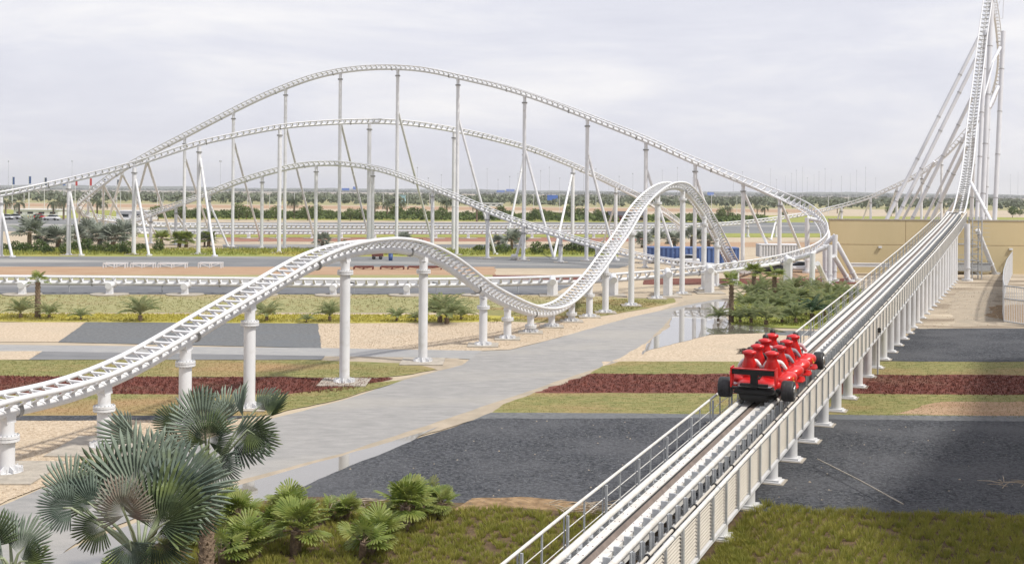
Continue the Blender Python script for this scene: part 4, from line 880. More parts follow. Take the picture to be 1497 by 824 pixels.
for k, y_ in enumerate(rows): tp(MB().box((0, y_ + .80, .585), (1.1, .03, .02)).box((0, y_ - .22, .50), (.10, .5, .16)), 'shell_joint', 'slot')
tp(loft([(6.75,0,.18,.75,.02),(6.9,0,.18,.78,.03),(7.1,0,.18,.76,.015)], n=12), 'front_wing', 'red')
for y_ in (.2, 1.8, 3.4, 5.0):
    for sx in (-1, 1): tp(MB().lathe([(.10,-.04),(.10,.04)], (sx*.5, y_, .07), 14, rot=Matrix.Rotation(math.pi/2, 3, 'Y')).box((sx*.5, y_, -.12), (.10,.3,.16)), 'bogie', 'black')
# ------------------------------------------------------------------ palms
def fan_leaf(mb, hub, axis, normal, Rr, nseg=34, span=250, fold=.25, curve=.25, cleft=.5, mi=0, wob=.06, costa=.18, pleat=.022):
    hub = np.asarray(hub, float); ax = nrm(axis); nm = np.asarray(normal, float); nm = nrm(nm - ax * (nm @ ax)); sd_ = np.cross(nm, ax)
    V = []; Fc = []; sp_ = R_(span)
    for k in range(nseg):
        a = -sp_/2 + sp_ * (k + .5) / nseg; da = sp_ / nseg * .5
        rl = Rr * (1 - .28 * abs(a / (sp_/2)) ** 1.6) * random.uniform(.93, 1.04)
        def pt_(r_, an, up=0):
            d = ax * math.cos(an) + sd_ * math.sin(an); t = r_ / Rr
            root_ = hub + ax * costa * Rr * max(0, math.cos(an)) * .6
            return root_ + d * r_ - nm * (curve * Rr * t ** 2.2) + nm * fold * Rr * abs(math.sin(an)) * t * .9 + nm * up
        j = random.uniform(-wob, wob)
        i0 = len(V); rid = rl * cleft
        dr = random.uniform(-.07, .02) * Rr; V += [pt_(rl*.03, a), pt_(rid, a - da*.98, -.0), pt_(rid*1.02, a, Rr*pleat), pt_(rid, a + da*.98, -.0), pt_(rl, a + j, dr), pt_(rl*.86, a - da*.6 + j*.6, dr*.3), pt_(rl*.86, a + da*.6 + j*.6, dr*.3), pt_(rl*.86, a + j*.6, Rr*pleat*.8 + dr*.3)]
        Fc += [(i0, i0+2, i0+1), (i0, i0+3, i0+2), (i0+1, i0+2, i0+7, i0+5), (i0+2, i0+3, i0+6, i0+7), (i0+5, i0+7, i0+4), (i0+7, i0+6, i0+4)]
    mb.add(V, Fc, False, mi)
def trunk_mb(base, top, r0, r1, boots=True, n=12, seed=0):
    mb = MB(); base = np.asarray(base, float); top = np.asarray(top, float); L_ = np.linalg.norm(top - base); k = max(4, int(L_ / .12))
    pts = [base + (top - base) * i / k for i in range(k + 1)]; rs = [(r0 + (r1 - r0) * i / k) * (1 + (.12 if i % 2 else -.06)) for i in range(k + 1)]
    mb.tube(pts, rs, n)
    if boots:
        d = nrm(top - base); a0 = nrm(np.cross(d, [1, .3, 0])); b0 = np.cross(d, a0)
        for i in range(k):
            for q in range(7):
                t = q * 2 * math.pi / 7 + i * .45; o_ = a0 * math.cos(t) + b0 * math.sin(t); r = rs[i]; p0 = pts[i] + o_ * r * .9; tn = np.cross(d, o_) * r * .22
                tip = p0 + o_ * r * .42 + d * .11; mb.add([p0 - tn, p0 + tn, tip, p0 + d * .05], [(0,1,2),(1,3,2),(3,0,2)])
    return mb
def big_fan_palm(name, base, crown, leaves, label, r0=.2):
    root = empty(name, (base[0], base[1], 0), label, 'palm', 'blue-grey fan palms in the foreground'); pt = Part(root)
    pt(trunk_mb(base, crown, r0, r0 * .85), 'trunk', M['bark'])
    for (hub, axis, normal, Rr, span, m, fold, curve) in leaves:
        mb = MB(); fan_leaf(mb, hub, axis, normal, Rr, max(10, int(span / 6.4)), span, fold * 1.5, curve * 1.3, .5, wob=.035, pleat=.05)
        if m == 'frondblue': m = random.choice(['frondblue', 'frondpale', 'frondshade', 'frondpale'] if axis[2] > .3 else ['frondblue', 'frondshade'])  # lower fronds draw only darker tones, painting the shaded inside of the crown
        f = pt(mb, 'frond', M[m])
        hub = np.asarray(hub); mid = (np.asarray(crown) + hub) / 2 + [0, 0, .08]
        pt(MB().tube([crown, mid, hub, hub + nrm(axis) * Rr * .25], [.035, .026, .02, .008], 6), 'leaf_stalk', M['stalk'], f)
def lf(px, py, Y, rpx, ang, span, m='frondblue', tilt=.35, side=0.0, fold=.2, curve=.15):
    """frond from the picture: hub, radius in px, axis angle in the picture (0 right, 90 up); tilt leans the axis away from the viewer"""
    h = P(px, py, Y); a = R_(ang); ax = np.array([math.cos(a), tilt, math.sin(a)]); nm = np.array([side, -1, .25])
    return (h, ax, nm, rpx * Y / F * math.hypot(1, tilt) * .95, span, m, fold, curve)
c1 = P(205, 815, 20.5)
big_fan_palm('fan_palm', (c1[0], c1[1], 0), c1, [
    lf(200,735,21.2,112,100,170,tilt=.15), lf(228,705,21.5,78,88,120,tilt=.2,side=.3), lf(170,722,21.4,85,128,150,tilt=.3,side=.2), lf(243,735,20.9,98,55,150,tilt=.1,side=-.2),
    lf(228,778,20.2,108,72,160,tilt=-.1,side=-.3), lf(255,725,21.0,88,18,150,tilt=.0,side=-.4), lf(104,742,20.6,48,175,200,tilt=-.2,side=.9,fold=.3), lf(108,735,20.9,70,110,120,tilt=.2,side=.2),
    lf(183,752,19.6,56,97,240,'fronddry',tilt=-.35,fold=.15,curve=.25), lf(226,785,20.0,62,-35,170,tilt=-.2,side=-.3), lf(232,770,19.9,85,35,140,tilt=-.2,side=-.5), lf(150,765,20.4,52,215,170,tilt=0,side=.3),
    lf(272,745,21.0,58,-15,140,tilt=.1,side=-.3), lf(140,742,20.8,66,145,130,tilt=.1,side=.4), lf(190,790,20.2,60,-80,160,tilt=-.1)],
    'larger blue-grey fan palm in the left foreground with one browned frond', .2)
c2 = P(303, 705, 25.0)
big_fan_palm('fan_palm', (c2[0], c2[1], 0), c2, [
    lf(300,632,24.6,66,112,230,tilt=-.1,side=.1), lf(340,640,24.9,62,-10,150,tilt=.1,side=-.4), lf(305,645,24.2,44,75,260,tilt=-.3,fold=.15,curve=.3), lf(262,625,25.2,44,140,150,tilt=.1,side=.4), lf(213,648,24.9,78,158,62,tilt=.0,side=.35,fold=.3), lf(196,650,25.1,60,120,50,tilt=.1,side=.5),
    lf(330,618,25.3,52,95,120,tilt=.2,side=-.2), lf(355,614,25.0,54,92,60,tilt=.05,side=-1.1,fold=.4), lf(392,612,25.1,46,62,110,tilt=.1,side=-.8,fold=.3), lf(362,628,24.7,52,-30,150,tilt=-.1,side=-.3),
    lf(372,600,25.4,44,40,100,tilt=.2,side=-.4), lf(318,668,24.6,46,-60,170,tilt=-.1,side=-.2), lf(270,650,24.8,48,200,160,tilt=0,side=.3), lf(285,602,25.3,40,70,120,tilt=.3)],
    'farther blue-grey fan palm behind the larger one, before the grey road', .16)
c3 = P(18, 850, 19.0)
big_fan_palm('fan_palm', (c3[0], c3[1], 0), c3, [
    lf(26,810,19.0,62,50,170,tilt=.0,side=-.2), lf(15,795,19.2,52,120,120,tilt=.1,side=.2), lf(30,820,18.8,48,5,140,tilt=-.1,side=-.4), lf(-10,800,19.0,60,95,160,tilt=0), lf(5,815,18.8,40,190,180,tilt=0,side=.3)],
    'blue-grey fan palm cut by the lower left corner', .16)
c4 = P(346, 740, 27.5)
def fan_bush(n_leaf, Rl, h, spread, m, tr=None, seg=16, trunk_r=.07, stems=1):
    """local-space palm made of small fans"""
    cr_ = MB(); tk = MB()
    for s_ in range(stems):
        ox, oy = (0, 0) if stems == 1 else (random.uniform(-.3, .3), random.uniform(-.3, .3)); hs_ = h * random.uniform(.75, 1.1)
        top = np.array([ox*1.2, oy*1.2, hs_]); tk.tube([(ox*.5, oy*.5, 0), (ox, oy, hs_*.6), top], [trunk_r*1.2, trunk_r*1.1, trunk_r], 8)
        for k in range(n_leaf // stems):
            a = random.uniform(0, 6.283); el = R_(random.uniform(-15, 80)); d = np.array([math.cos(a)*math.cos(el), math.sin(a)*math.cos(el), math.sin(el)])
            hub = top + d * spread * random.uniform(.5, .8); tk.tube([top, hub], .009, 3, cap=False)
            fan_leaf(cr_, hub, d + np.array([0,0,.1]), np.array([-d[0]*.6, -d[1]*.6, .9]) + rng.normal(0, .2, 3), Rl * random.uniform(.8, 1.1), seg, random.uniform(180, 260), .12, .3, .3, wob=.08)
    return cr_, tk
def proto_palm(name, cat, crown_m, trunk_m, meshes):
    cr_, tk = meshes; root = bpy.data.objects.new(name, None); COL.objects.link(root); root['category'] = cat
    cr_.build('crown', M[crown_m], root); tk.build('trunk', M[trunk_m], root); root['_used'] = 0; return root
def place(pr, loc, rz, sc, label, group):
    if not pr['_used']:
        pr['_used'] = 1; pr.location = loc; pr.rotation_euler = (0, 0, rz); pr.scale = (sc,)*3; pr['label'] = label; pr['group'] = group; return pr
    return copy_tree(pr, loc, rz, sc, label, group)
fb1 = proto_palm('dwarf_fan_palm', 'palm', 'fan', 'bark', fan_bush(24, .40, .45, .40, 'fan', trunk_r=.10, seg=20))
fb2 = proto_palm('dwarf_fan_palm', 'palm', 'fan', 'bark', fan_bush(33, .34, .45, .36, 'fan', stems=3, trunk_r=.06, seg=18))
gp = 'bright green dwarf fan palms along the foreground planting'
for i, (px, by, sc, pr, lab) in enumerate([(346,752,.9,fb2,'green dwarf fan palm half hidden behind the larger grey palm'),(350,782,1.0,fb1,'green dwarf fan palm right beside the larger grey palm fronds'),(330,828,1.15,fb2,'broad low green dwarf fan palm at the lower edge beside the grey palm'),(403,788,.95,fb1,'dwarf fan palm left of the one with a bare trunk'),
    (432,812,1.25,fb1,'dwarf fan palm standing on a short bare brown trunk'),(440,762,1.0,fb2,'dwarf fan palm behind the trunked one at the gravel edge'),(500,762,.95,fb2,'thin dwarf fan palm beside the pile of dry branches'),(527,815,1.25,fb2,'bright green dwarf fan palm alone in the tussock grass'),
    (592,775,1.15,fb1,'wide dwarf fan palm at the middle of the planting edge'),(622,752,1.15,fb2,'rightmost large dwarf fan palm against the dark gravel'),(645,758,.8,fb1,'small dwarf fan palm tucked right of the wide pair'),(300,800,.8,fb1,'small dwarf fan palm under the larger grey palm'),(150,870,1.0,fb2,'dwarf fan palm at the foot of the larger grey palm')]):
    g = G(px, by); place(pr, (g[0], g[1], .03), i * 1.3, sc * (.82 + .1 * (i * 7 % 3)), lab, gp)
g = G(432, 812)
def feather_palm(nf, Lf, tr_h, tr_r, up=50, nl=18, lw=.02, ll=.28, droop=.6):
    cr_ = MB(); tk = trunk_mb((0,0,0), (0,0,max(.12, tr_h)), tr_r, tr_r*.85, boots=tr_h > .25, n=9)
    for k in range(nf):
        a = k * 2.4 + random.uniform(-.3, .3); el = R_(random.uniform(15, 85) if up is None else random.uniform(up-25, up+30)); L_ = Lf * random.uniform(.8, 1.1)
        h_ = np.array([math.cos(a), math.sin(a), 0]); pts = []; p = np.array([0, 0, tr_h + .02]); e_ = el; n_ = 9
        for j in range(n_ + 1):
            pts.append(p.copy()); p = p + (h_ * math.cos(e_) + np.array([0,0,math.sin(e_)])) * L_ / n_; e_ -= droop * 2.2 / n_
        pts = np.array(pts); cr_.tube(pts, np.linspace(.014, .004, n_ + 1), 3, cap=False)
        t = np.linspace(.18, 1, nl); idx = t * n_; P_ = np.stack([np.interp(idx, np.arange(n_+1), pts[:, c]) for c in range(3)], 1)
        Tn = np.gradient(P_, axis=0); Tn /= np.linalg.norm(Tn, axis=1)[:, None]; sd_ = np.cross(h_, [0,0,1.])
        for j in range(nl):
            for s in (-1, 1):
                l_ = ll * (1 - .55 * abs(t[j] - .45) / .55) * random.uniform(.8, 1.1); d = nrm(sd_ * s * .75 + Tn[j] * .6 + np.array([0,0,random.uniform(-.1,.35)]))
                q = P_[j]; w_ = Tn[j] * lw; tip = q + d * l_ - np.array([0,0,l_*.25]); mid = q + d * l_ * .5
                cr_.add([q - w_*.6, mid - w_, tip, mid + w_, q + w_*.6], [(0,1,2),(0,2,4),(4,2,3)])
    return cr_, tk
fp = [proto_palm('feather_palm', 'palm', 'feather', 'bark', feather_palm(24, 1.6, .3, .13, 58, 26, lw=.014, ll=.34)), proto_palm('feather_palm', 'palm', 'feather', 'bark', feather_palm(20, 1.2, .18, .10, 55, 22, lw=.012, ll=.28)), proto_palm('feather_palm', 'palm', 'feather', 'bark', feather_palm(26, 1.9, .4, .15, 60, 28, lw=.014, ll=.36))]
fpd = proto_palm('feather_palm', 'palm', 'featherd', 'bark', feather_palm(24, 1.7, .4, .12, 48, 20, lw=.03))
gi = 'young feather palms of the planted island'
isl = [(1050,472,.65),(1082,473,.75),(1098,474,.85),(1120,477,.95),(1143,473,.8),(1163,474,.85),(1090,456,.95),(1112,455,1.0),(1133,458,1.0),(1155,459,.9),(1178,462,.8),(1205,464,.9),(1100,441,1.0),(1125,443,1.05),(1148,443,1.0),(1168,446,1.0),(1195,447,1.0),(1215,452,.9),(1115,432,1.0),(1140,431,1.0),(1162,433,1.0),(1186,434,1.0),(1208,436,1.0),(1228,438,.9),(1245,441,.8)]
rown = ['frontmost row of the planted island','second row of the planted island','third row of the planted island','back row of the planted island']
cnts = [0]*4
for i, (px, by, sc) in enumerate(isl):
    r_ = 0 if by > 470 else 1 if by > 453 else 2 if by > 439 and px < 1200 or by > 445 else 3
    g = G(px, by); lab = 'lone young feather palm standing in the puddle' if i == 0 else f'{ORD[cnts[r_]]} young feather palm from the left, {rown[r_]}'
    if i: cnts[r_] += 1
    place(fp[i % 3], (g[0], g[1], .1), i * 1.7, sc * (1.0 if i % 3 == 0 else 1.25 if i % 3 == 1 else .85), lab, gi)
g = G(1187, 470); place(fpd, (g[0], g[1], .1), 1.0, 1.1, 'dark green bushy feather palm beside the launch handrail', gi)
gy = 'young palms in the yellow ground cover strip'
for i, (px, by, sc, lab) in enumerate([(118,468,.75,'thin upright young palm right of the brown trunk palm'),(205,470,.85,'flat spreading young palm behind the grey gravel, before the track'),(390,470,.85,'young palm between the near track and the first column'),(448,472,.55,'very small young palm left of the tall hump column'),(482,470,.7,'young palm just left of the tall hump column'),(580,470,.6,'thin young palm halfway between the hump columns'),(607,470,.6,'thin young palm touching the right hump column'),
    (643,472,1.0,'left and largest of three young palms behind the hump'),(653,474,1.15,'middle young palm of three behind the hump'),(674,468,.95,'right young palm of three behind the hump'),(30,466,.7,'young palm left of the brown trunk palm'),(72,466,.7,'young palm right behind the brown trunk')]):
    g = G(px, by); place(fp[(i + 1) % 3], (g[0], g[1], .05), i * 2.1, sc, lab, gy)
def trunk_palm(px, base, top_py, r0, lab, m='fan', Rl=.5, nl=16, lean=0):
    g = G(px, base); Y = g[1]; z = CH - unroll(px, top_py)[1] * Y / F; top = np.array([g[0] + lean, Y, z])
    root = empty('trunk_palm', (g[0], Y, 0), lab, 'palm', 'small palms with bare trunks'); pt = Part(root)
    pt(trunk_mb((g[0], Y, 0), top, r0, r0*.8), 'trunk', M['bark']); cr_ = MB(); st = MB()
    for k in range(nl):
        a = k * 2.4; el = R_(random.uniform(0, 80)); d = np.array([math.cos(a)*math.cos(el), math.sin(a)*math.cos(el), math.sin(el)]); hub = top + d * Rl * .9; st.tube([top, hub], .014, 4, cap=False)
        fan_leaf(cr_, hub, d + [0,0,-.1], np.array([-d[0]*.5, -d[1]*.5, 1]), Rl, 20, 200, .15, .5, .4)
    pt(cr_, 'crown', M[m]); pt(st, 'leaf_stalks', M['stalk'])
trunk_palm(55, 465, 412, .17, 'brown-trunked palm with few leaves left of the tan gravel', Rl=.42, nl=9)
trunk_palm(1069, 472, 414, .16, 'left of three thin-trunked palms beside the puddle', Rl=.45)
trunk_palm(1102, 440, 400, .18, 'middle of three thin-trunked palms beside the puddle, farthest back', Rl=.5)
trunk_palm(1132, 444, 404, .18, 'right of three thin-trunked palms beside the puddle', Rl=.5)
# mid-distance grey fan palms and bushes
mp_ = [proto_palm('grey_fan_palm', 'palm', 'farfan', 'trunk', fan_bush(26, 1.0, 1.5, 1.15, 'farfan', trunk_r=.18, seg=12)), proto_palm('grey_fan_palm', 'palm', 'farfan', 'trunk', fan_bush(32, .9, 1.0, 1.1, 'farfan', stems=2, trunk_r=.18, seg=12))]
gm = 'grey-green fan palms behind the wide service road'
for i, (px, by, sc, k, lab) in enumerate([(43,363,1.05,0,'grey fan palm standing apart nearest the left edge'),(70,361,.85,1,'low grey fan palm left of the second middle-hill column'),(84,362,.95,1,'grey fan palm against the second middle-hill column'),(108,359,.9,1,'grey fan palm between the second column and its strut'),(128,357,.9,0,'grey fan palm right of the strut foot'),(146,361,1.0,1,'grey fan palm at the middle of the left thicket'),(163,362,1.0,1,'grey fan palm with wide fans, right of the thicket middle'),(180,361,.9,0,'grey fan palm at the right end of the thicket'),
    (273,357,.7,1,'small grey palm beside the fourth middle-hill column'),(299,361,.6,0,'small grey palm right of the fourth middle-hill column'),(472,362,.8,1,'silvery fan palm behind the left shoulder of the hump'),(591,360,.8,1,'dark fan palm just over the crest of the hump'),(727,362,.7,1,'fan palm right of the eighth lowest-hill column'),(748,366,.85,0,'fan palm near the white concrete block'),
    (762,360,.8,1,'fan palm behind the white concrete block'),(848,368,.75,1,'fan palm below the falling lowest hill'),(938,362,.9,1,'grey fan palm left of the blue container'),(960,360,.8,0,'grey fan palm behind the left end of the blue container'),(986,361,.9,1,'grey fan palm behind the middle of the blue container'),(1011,361,.9,0,'grey fan palm behind the container and steep hill'),(1037,362,.85,1,'grey fan palm right of the steep hill column')]):
    g = G(px, by); place(mp_[k], (g[0], g[1], 0), i * 1.9, sc * (1.45 if px < 200 else 1.2), lab, gm)
for i, (px, by) in enumerate([(236,359),(262,362),(272,362),(305,361)]):
    g = G(px, by); place(fb1, (g[0], g[1], 0), i, 2.2, f'{ORD[i]} tiny green palm from the left on the sand by the left columns', 'tiny palms by the left columns')
def leaf_ball(n, rx, rz, zc, s=.25, holes=.0):
    mb = MB(); d = rng.normal(size=(n, 3)); d /= np.linalg.norm(d, axis=1)[:, None]; cl = rng.normal(size=(9, 3)); cl /= np.linalg.norm(cl, axis=1)[:, None]
    V = []; Fc = []
    for i_ in range(n):
        r = random.uniform(.45, 1.0) * (1 + .22 * max(cl @ d[i_]) - .15); p = np.array([d[i_][0]*rx*r, d[i_][1]*rx*r, zc + d[i_][2]*rz*r])
        a = nrm(rng.normal(size=3)); b = nrm(np.cross(a, rng.normal(size=3))); q = s * random.uniform(.6, 1.2); V += [p - a*q, p + b*q*.6, p + a*q, p - b*q*.6]; Fc.append(tuple(range(i_*4, i_*4+4)))
    mb.add(V, Fc); return mb
def trunk_simple(h, r, forks=3):
    mb = MB().tube([(0,0,0),(.03,0,h*.5),(0,.02,h)], [r,r*.8,r*.6], 7)
    for k in range(forks):
        a = k*2.1; mb.tube([(0,0,h*.7),(math.cos(a)*h*.3, math.sin(a)*h*.3, h*1.25)], [r*.5, r*.25], 5)
    return mb
def proto_tree(name, cat, crown_m, meshes):
    root = bpy.data.objects.new(name, None); COL.objects.link(root); root['category'] = cat; meshes[0].build('crown', M[crown_m], root); meshes[1].build('trunk', M['trunk'], root); root['_used'] = 0; return root
bu = [proto_tree('green_bush', 'bush', 'bush', (leaf_ball(420, 1.0, .55, .5, .13), trunk_simple(.4, .05))), proto_tree('green_bush', 'bush', 'bush', (leaf_ball(420, .8, .7, .6, .12), trunk_simple(.4, .05)))]
gb = 'green bushes on the verge behind the service road'
bx_ = [5,22,35,58,70,95,112,125,140,155,172,186,206,232,490,505,530,556,600,612,700,716,735,785,800,815,835,850,862,878]
for i, px in enumerate(bx_):
    g = G(px, 366 + (i * 7 % 6)); place(bu[i % 2], (g[0], g[1], 0), i, .9 + .25 * (i * 5 % 4) / 2, f'{ORD[i]} green bush from the left on the verge behind the service road', gb)
# round trees far behind the low lines
tr = [proto_tree('round_tree', 'tree', 'tree', (leaf_ball(700, 1.7, 1.5, 2.3, .22), trunk_simple(1.6, .12))), proto_tree('round_tree', 'tree', 'tree', (leaf_ball(700, 2.1, 1.3, 2.0, .22), trunk_simple(1.4, .12)))]
gt = 'round trees beyond the far low lines'
tx = [214,228,262,275,288,296,305,330,346,358,372,392,403,424,437,447,461,480,512,528,535,559,576,603,617,634,647,660,686,707,730,744,782,792,805,812,830,848,872,880,1056,1070,1150,1300,1478,1490]
for i, px in enumerate(tx):
    by = (319 + (i * 5 % 7) * .7 if px < 1100 else 318 - (i % 2) * 2); px += (i * 13 % 7) - 3
    g = G(px, by); place(tr[i % 2], (g[0], g[1], 0), i * .8, (.62, 1.0, .8, 1.2, .7, .92, 1.1)[i * 3 % 7], f'{ORD[i]} round green tree from the left beyond the far low lines', gt)
# distant date palms
dp = [proto_tree('date_palm', 'palm tree', 'treefar', (feather_palm(26, 3.0, 5.0, .3, 25, 12, .06, .7, .9)[0], MB().tube([(0,0,0),(0,0,5.0)], [.32,.24], 8)))]
for i, (px, by, h) in enumerate([(8,321,1.0),(28,320.5,.9),(78,321,.95),(93,321,1.0),(142,318,1.0),(150,319,.9),(430,319,1.1),(566,320,1.0),(586,318,1.0),(653,318,1.1),(697,324,1.0),(1064,321,.8),(1118,320,.8),(1107,316,.8),(1040,300,.8),(1224,312,.8),(1380,312,.8),(548,318,.9)]):
    g = G(px, by); place(dp[0], (g[0], g[1], 0), i * 1.1, h * .88, f'{ORD[i]} date palm in the list from the left beyond the car park' if False else f'date palm beyond the far low lines, {ORD[i]} by distance from the left edge', 'date palms far behind the coaster')
# belts of distant trees that read as one mass
def belt(name, label, m, y0, y1, x0, x1, n, h, s, hvar=.5):
    Ya, Yb = GY(y1), GY(y0); V = []; Fc = []
    for i_ in range(n):
        Y = random.uniform(Ya, Yb); px = random.uniform(x0, x1); X = (px - CX) * Y / F
        hh_ = h * (.55 + hvar * (math.sin(px * .045) * .5 + math.sin(px * .17 + 1) * .5) * .5 + random.random() * .5)
        for k in range(9):
            p = np.array([X + random.uniform(-1, 1) * hh_ * .55, Y + random.uniform(-1, 1) * hh_ * .5, hh_ * random.uniform(.1, 1) ** .7]); a = nrm(rng.normal(size=3)); b = nrm(np.cross(a, rng.normal(size=3))); q = s * random.uniform(.6, 1.3)
            j = len(V); V += [p - a*q, p + b*q*.7, p + a*q, p - b*q*.7]; Fc.append((j, j+1, j+2, j+3))
    o = MB().add(V, Fc).build(name, M[m]); tag(o, label, 'trees', None, 'stuff')
belt('hedge', 'green hedge belt directly behind the two far low lines', 'tree', 317, 323, 215, 1120, 2600, 1.5, .5)
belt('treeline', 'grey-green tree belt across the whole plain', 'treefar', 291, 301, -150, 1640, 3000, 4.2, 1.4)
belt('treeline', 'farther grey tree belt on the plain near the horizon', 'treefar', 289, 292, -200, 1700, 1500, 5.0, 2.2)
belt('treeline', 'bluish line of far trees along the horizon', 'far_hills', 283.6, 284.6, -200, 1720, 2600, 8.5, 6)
V = []; Fc = []
mbh = MB(); pxs = np.arange(-400, 1950, 10.0); Yh = 5200.0
hts = [3.0 + .8*math.sin(p*.011+.6) + .5*math.sin(p*.031) + .3*math.sin(p*.11) + 1.6 / (1 + math.exp((p - 480) / 90)) + .3*random.random() for p in pxs]
fr_ = [((p - CX) * Yh / F, Yh, 0) for p in pxs]; tp_ = [((p - CX) * Yh / F, Yh + 260, CH + h * Yh / F) for p, h in zip(pxs, hts)]; bk = [((p - CX) * Yh / F, Yh + 700, 0) for p in pxs]; n_ = len(pxs)
mbh.add(fr_ + tp_ + bk, [(i, i+1, n_+i+1, n_+i) for i in range(n_-1)] + [(n_+i, n_+i+1, 2*n_+i+1, 2*n_+i) for i in range(n_-1)], True)
o = mbh.build('hills', M['far_hills']); o['kind'] = 'structure'
# far structures
def far_block(name, px0, px1, top, base, m, lab, cat, depth=12, roofm=None, gable=0):
    pm = (px0 + px1) / 2; Y = GY(base, pm); (xa, ya), (xb, yb_) = unroll(px0, top), unroll(px1, top); a = np.array([xa*Y/F, Y, CH - (ya+yb_)/2*Y/F]); b = np.array([xb*Y/F, Y, a[2]]); h_ = max(a[2], 1.5); root = empty(name, ((a[0]+b[0])/2, Y, 0), lab, cat); pt = Part(root)
    pt(MB().box(((a[0]+b[0])/2, Y+depth/2, h_/2), (b[0]-a[0], depth, h_)), 'wall', M[m])
    x0_, x1_ = a[0]-.5, b[0]+.5; e_ = h_; rg = h_ + gable
    if gable: pt(MB().add([(x0_,Y-.5,e_),(x1_,Y-.5,e_),(x1_,Y+depth+.5,e_),(x0_,Y+depth+.5,e_),(x0_,Y+depth/2,rg),(x1_,Y+depth/2,rg)], [(0,1,5,4),(2,3,4,5),(1,2,5),(3,0,4),(0,3,2,1)]), 'roof', M[roofm or m])
    else: pt(MB().box(((a[0]+b[0])/2, Y+depth/2, h_+.1), (b[0]-a[0]+.6, depth+.6, .2)), 'roof', M[roofm or m])
    wd = MB(); nw = max(2, int((b[0]-a[0]) / 3))
    for k in range(nw): wd.box((a[0] + (k+.5)*(b[0]-a[0])/nw, Y-.02, h_*.5), ((b[0]-a[0])/nw*.5, .08, h_*.35))
    pt(wd, 'window_band', M['glass'])
far_block('low_building', 893, 944, 315, 324, 'sand', 'low building with dark gabled roof behind the steep hill', 'building', 12, 'darkroof', 1.1)
far_block('low_building', 170, 218, 309, 321, 'white', 'white open-fronted low building behind the left curl', 'building', 8)
far_block('low_building', 20, 85, 307, 315, 'white', 'long low white building behind the parked cars', 'building', 10)
far_block('low_building', 795, 850, 313, 318, 'sand', 'sand coloured low building behind the round trees', 'building', 10)
far_block('low_building', 1130, 1160, 284, 287, 'white', 'tiny white building near the horizon left of the falling track', 'building', 20)
far_block('low_building', 700, 735, 298.5, 301.5, 'white', 'small pale building in the far tree belt', 'building', 14)
far_block('water_tank', 584, 592.5, 285.5, 297, 'cyan', 'pale blue water tank over the far tree belt', 'tank', 4)
for i, (x0_, x1_, y_, yb_) in enumerate([(-200,620,282.8,284.8),(230,560,284.6,287),(900,1700,284.4,287)]):
    g_ = G_level(x0_, yb_); Y = g_[1]; a = np.array([g_[0], Y, CH - (y_ - HY) * Y / F]); b = np.array([G_level(x1_, yb_)[0], Y, a[2]]); root = empty('boundary_wall', ((a[0]+b[0])/2, Y, 0), ['long thin white wall left of centre near the horizon','pale wall behind the tree belt left of centre','pale wall near the horizon on the right'][i], 'wall'); pt = Part(root)
    zt2 = max(1.2, a[2]); pt(MB().box(((a[0]+b[0])/2, Y, zt2/2), (b[0]-a[0], 1.0, zt2)), 'wall_body', M['panel']); pt(MB().box(((a[0]+b[0])/2, Y, zt2+.1), (b[0]-a[0]+.5, 1.4, .2)), 'coping', M['white'])
# masts and lamps on the plain
gl = 'thin light masts over the plain'; mi_ = 0
mast_x = [12,105,589*0+322,410+88,610,626,645,690,712,728,745,757,790,803,818,838,853,871,890,905,925,968,990,1012,1072,1085,1126,1135,1148,1157,1164,1173,1180,1190,1197,1206,1215,1230,1243,1252,1265,1280,620+900,1477,1488]
for i, px in enumerate(sorted(mast_x)):
    base = 291 - (i * 3 % 5) * .9; top = 262 - (i * 11 % 9) * 2.2 if px not in (12,105,322) else 235; g = G(px, base); Y = g[1]; z = CH - unroll(px, top)[1] * Y / F; r_ = Y / F * .22
    root = empty('light_mast', (g[0], Y, 0), f'{ORD[i]} tall thin light mast from the left on the horizon' if px != 322 else 'tall mast with a wide platform beside the second tall-hill column', 'mast', gl); pt = Part(root)
    pt(MB().tube([(g[0], Y, 0), (g[0], Y, z)], [r_ * 1.3, r_ * .7], 6), 'pole', M['galv']); pt(MB().disc((g[0], Y, z - 1), Y / F * (.9 if px != 322 else 2.2), 1.0, 8), 'lamp_ring', M['galv'])
gs = 'street lamps among the far trees'
for i, px in enumerate([35,43,176,230,238,362,394,430,560,596,628,780,818,861,871,905,1040,1077,1170,1211,1240,1322,1500]):
    base = 303 + (i * 7 % 5) * 3.5; g = G(px, base); Y = g[1]; z = 7.5; r_ = max(.08, Y/F*.35)
    root = empty('street_lamp', (g[0], Y, 0), f'{ORD[i]} pale street lamp from the left among the far trees', 'street lamp', gs); pt = Part(root)
    pt(MB().tube([(g[0], Y, 0), (g[0], Y, z)], r_, 6), 'pole', M['white']); pt(MB().box((g[0] + .8, Y, z), (1.8, .3, .15)), 'lamp_head', M['white'])
for i, (px, m, top) in enumerate([(18,'blue',258),(42,'blue',257),(65,'jeans',259),(110,'redcar',260),(131,'redcar',260),(151,'jeans',261),(171,'jeans',262)]):
    a = P(px, top, 560.); Y = a[1]; root = empty('banner_pole', (a[0], Y, 0), ['leftmost banner pole with a blue banner','second banner pole with a blue banner','dark banner pole over the middle hill track','left banner pole with a red banner','right banner pole with a red banner','dark banner pole left of the left curl','dark banner pole beside the A-frame apex'][i], 'banner', 'banner poles beyond the car park'); pt = Part(root)
    pt(MB().tube([(a[0], Y, 0), (a[0], Y, a[2])], .12, 6), 'pole', M['white']); pt(MB().box((a[0]+.5, Y, a[2]-1.6), (.75, .08, 2.8)), 'banner', M[m])
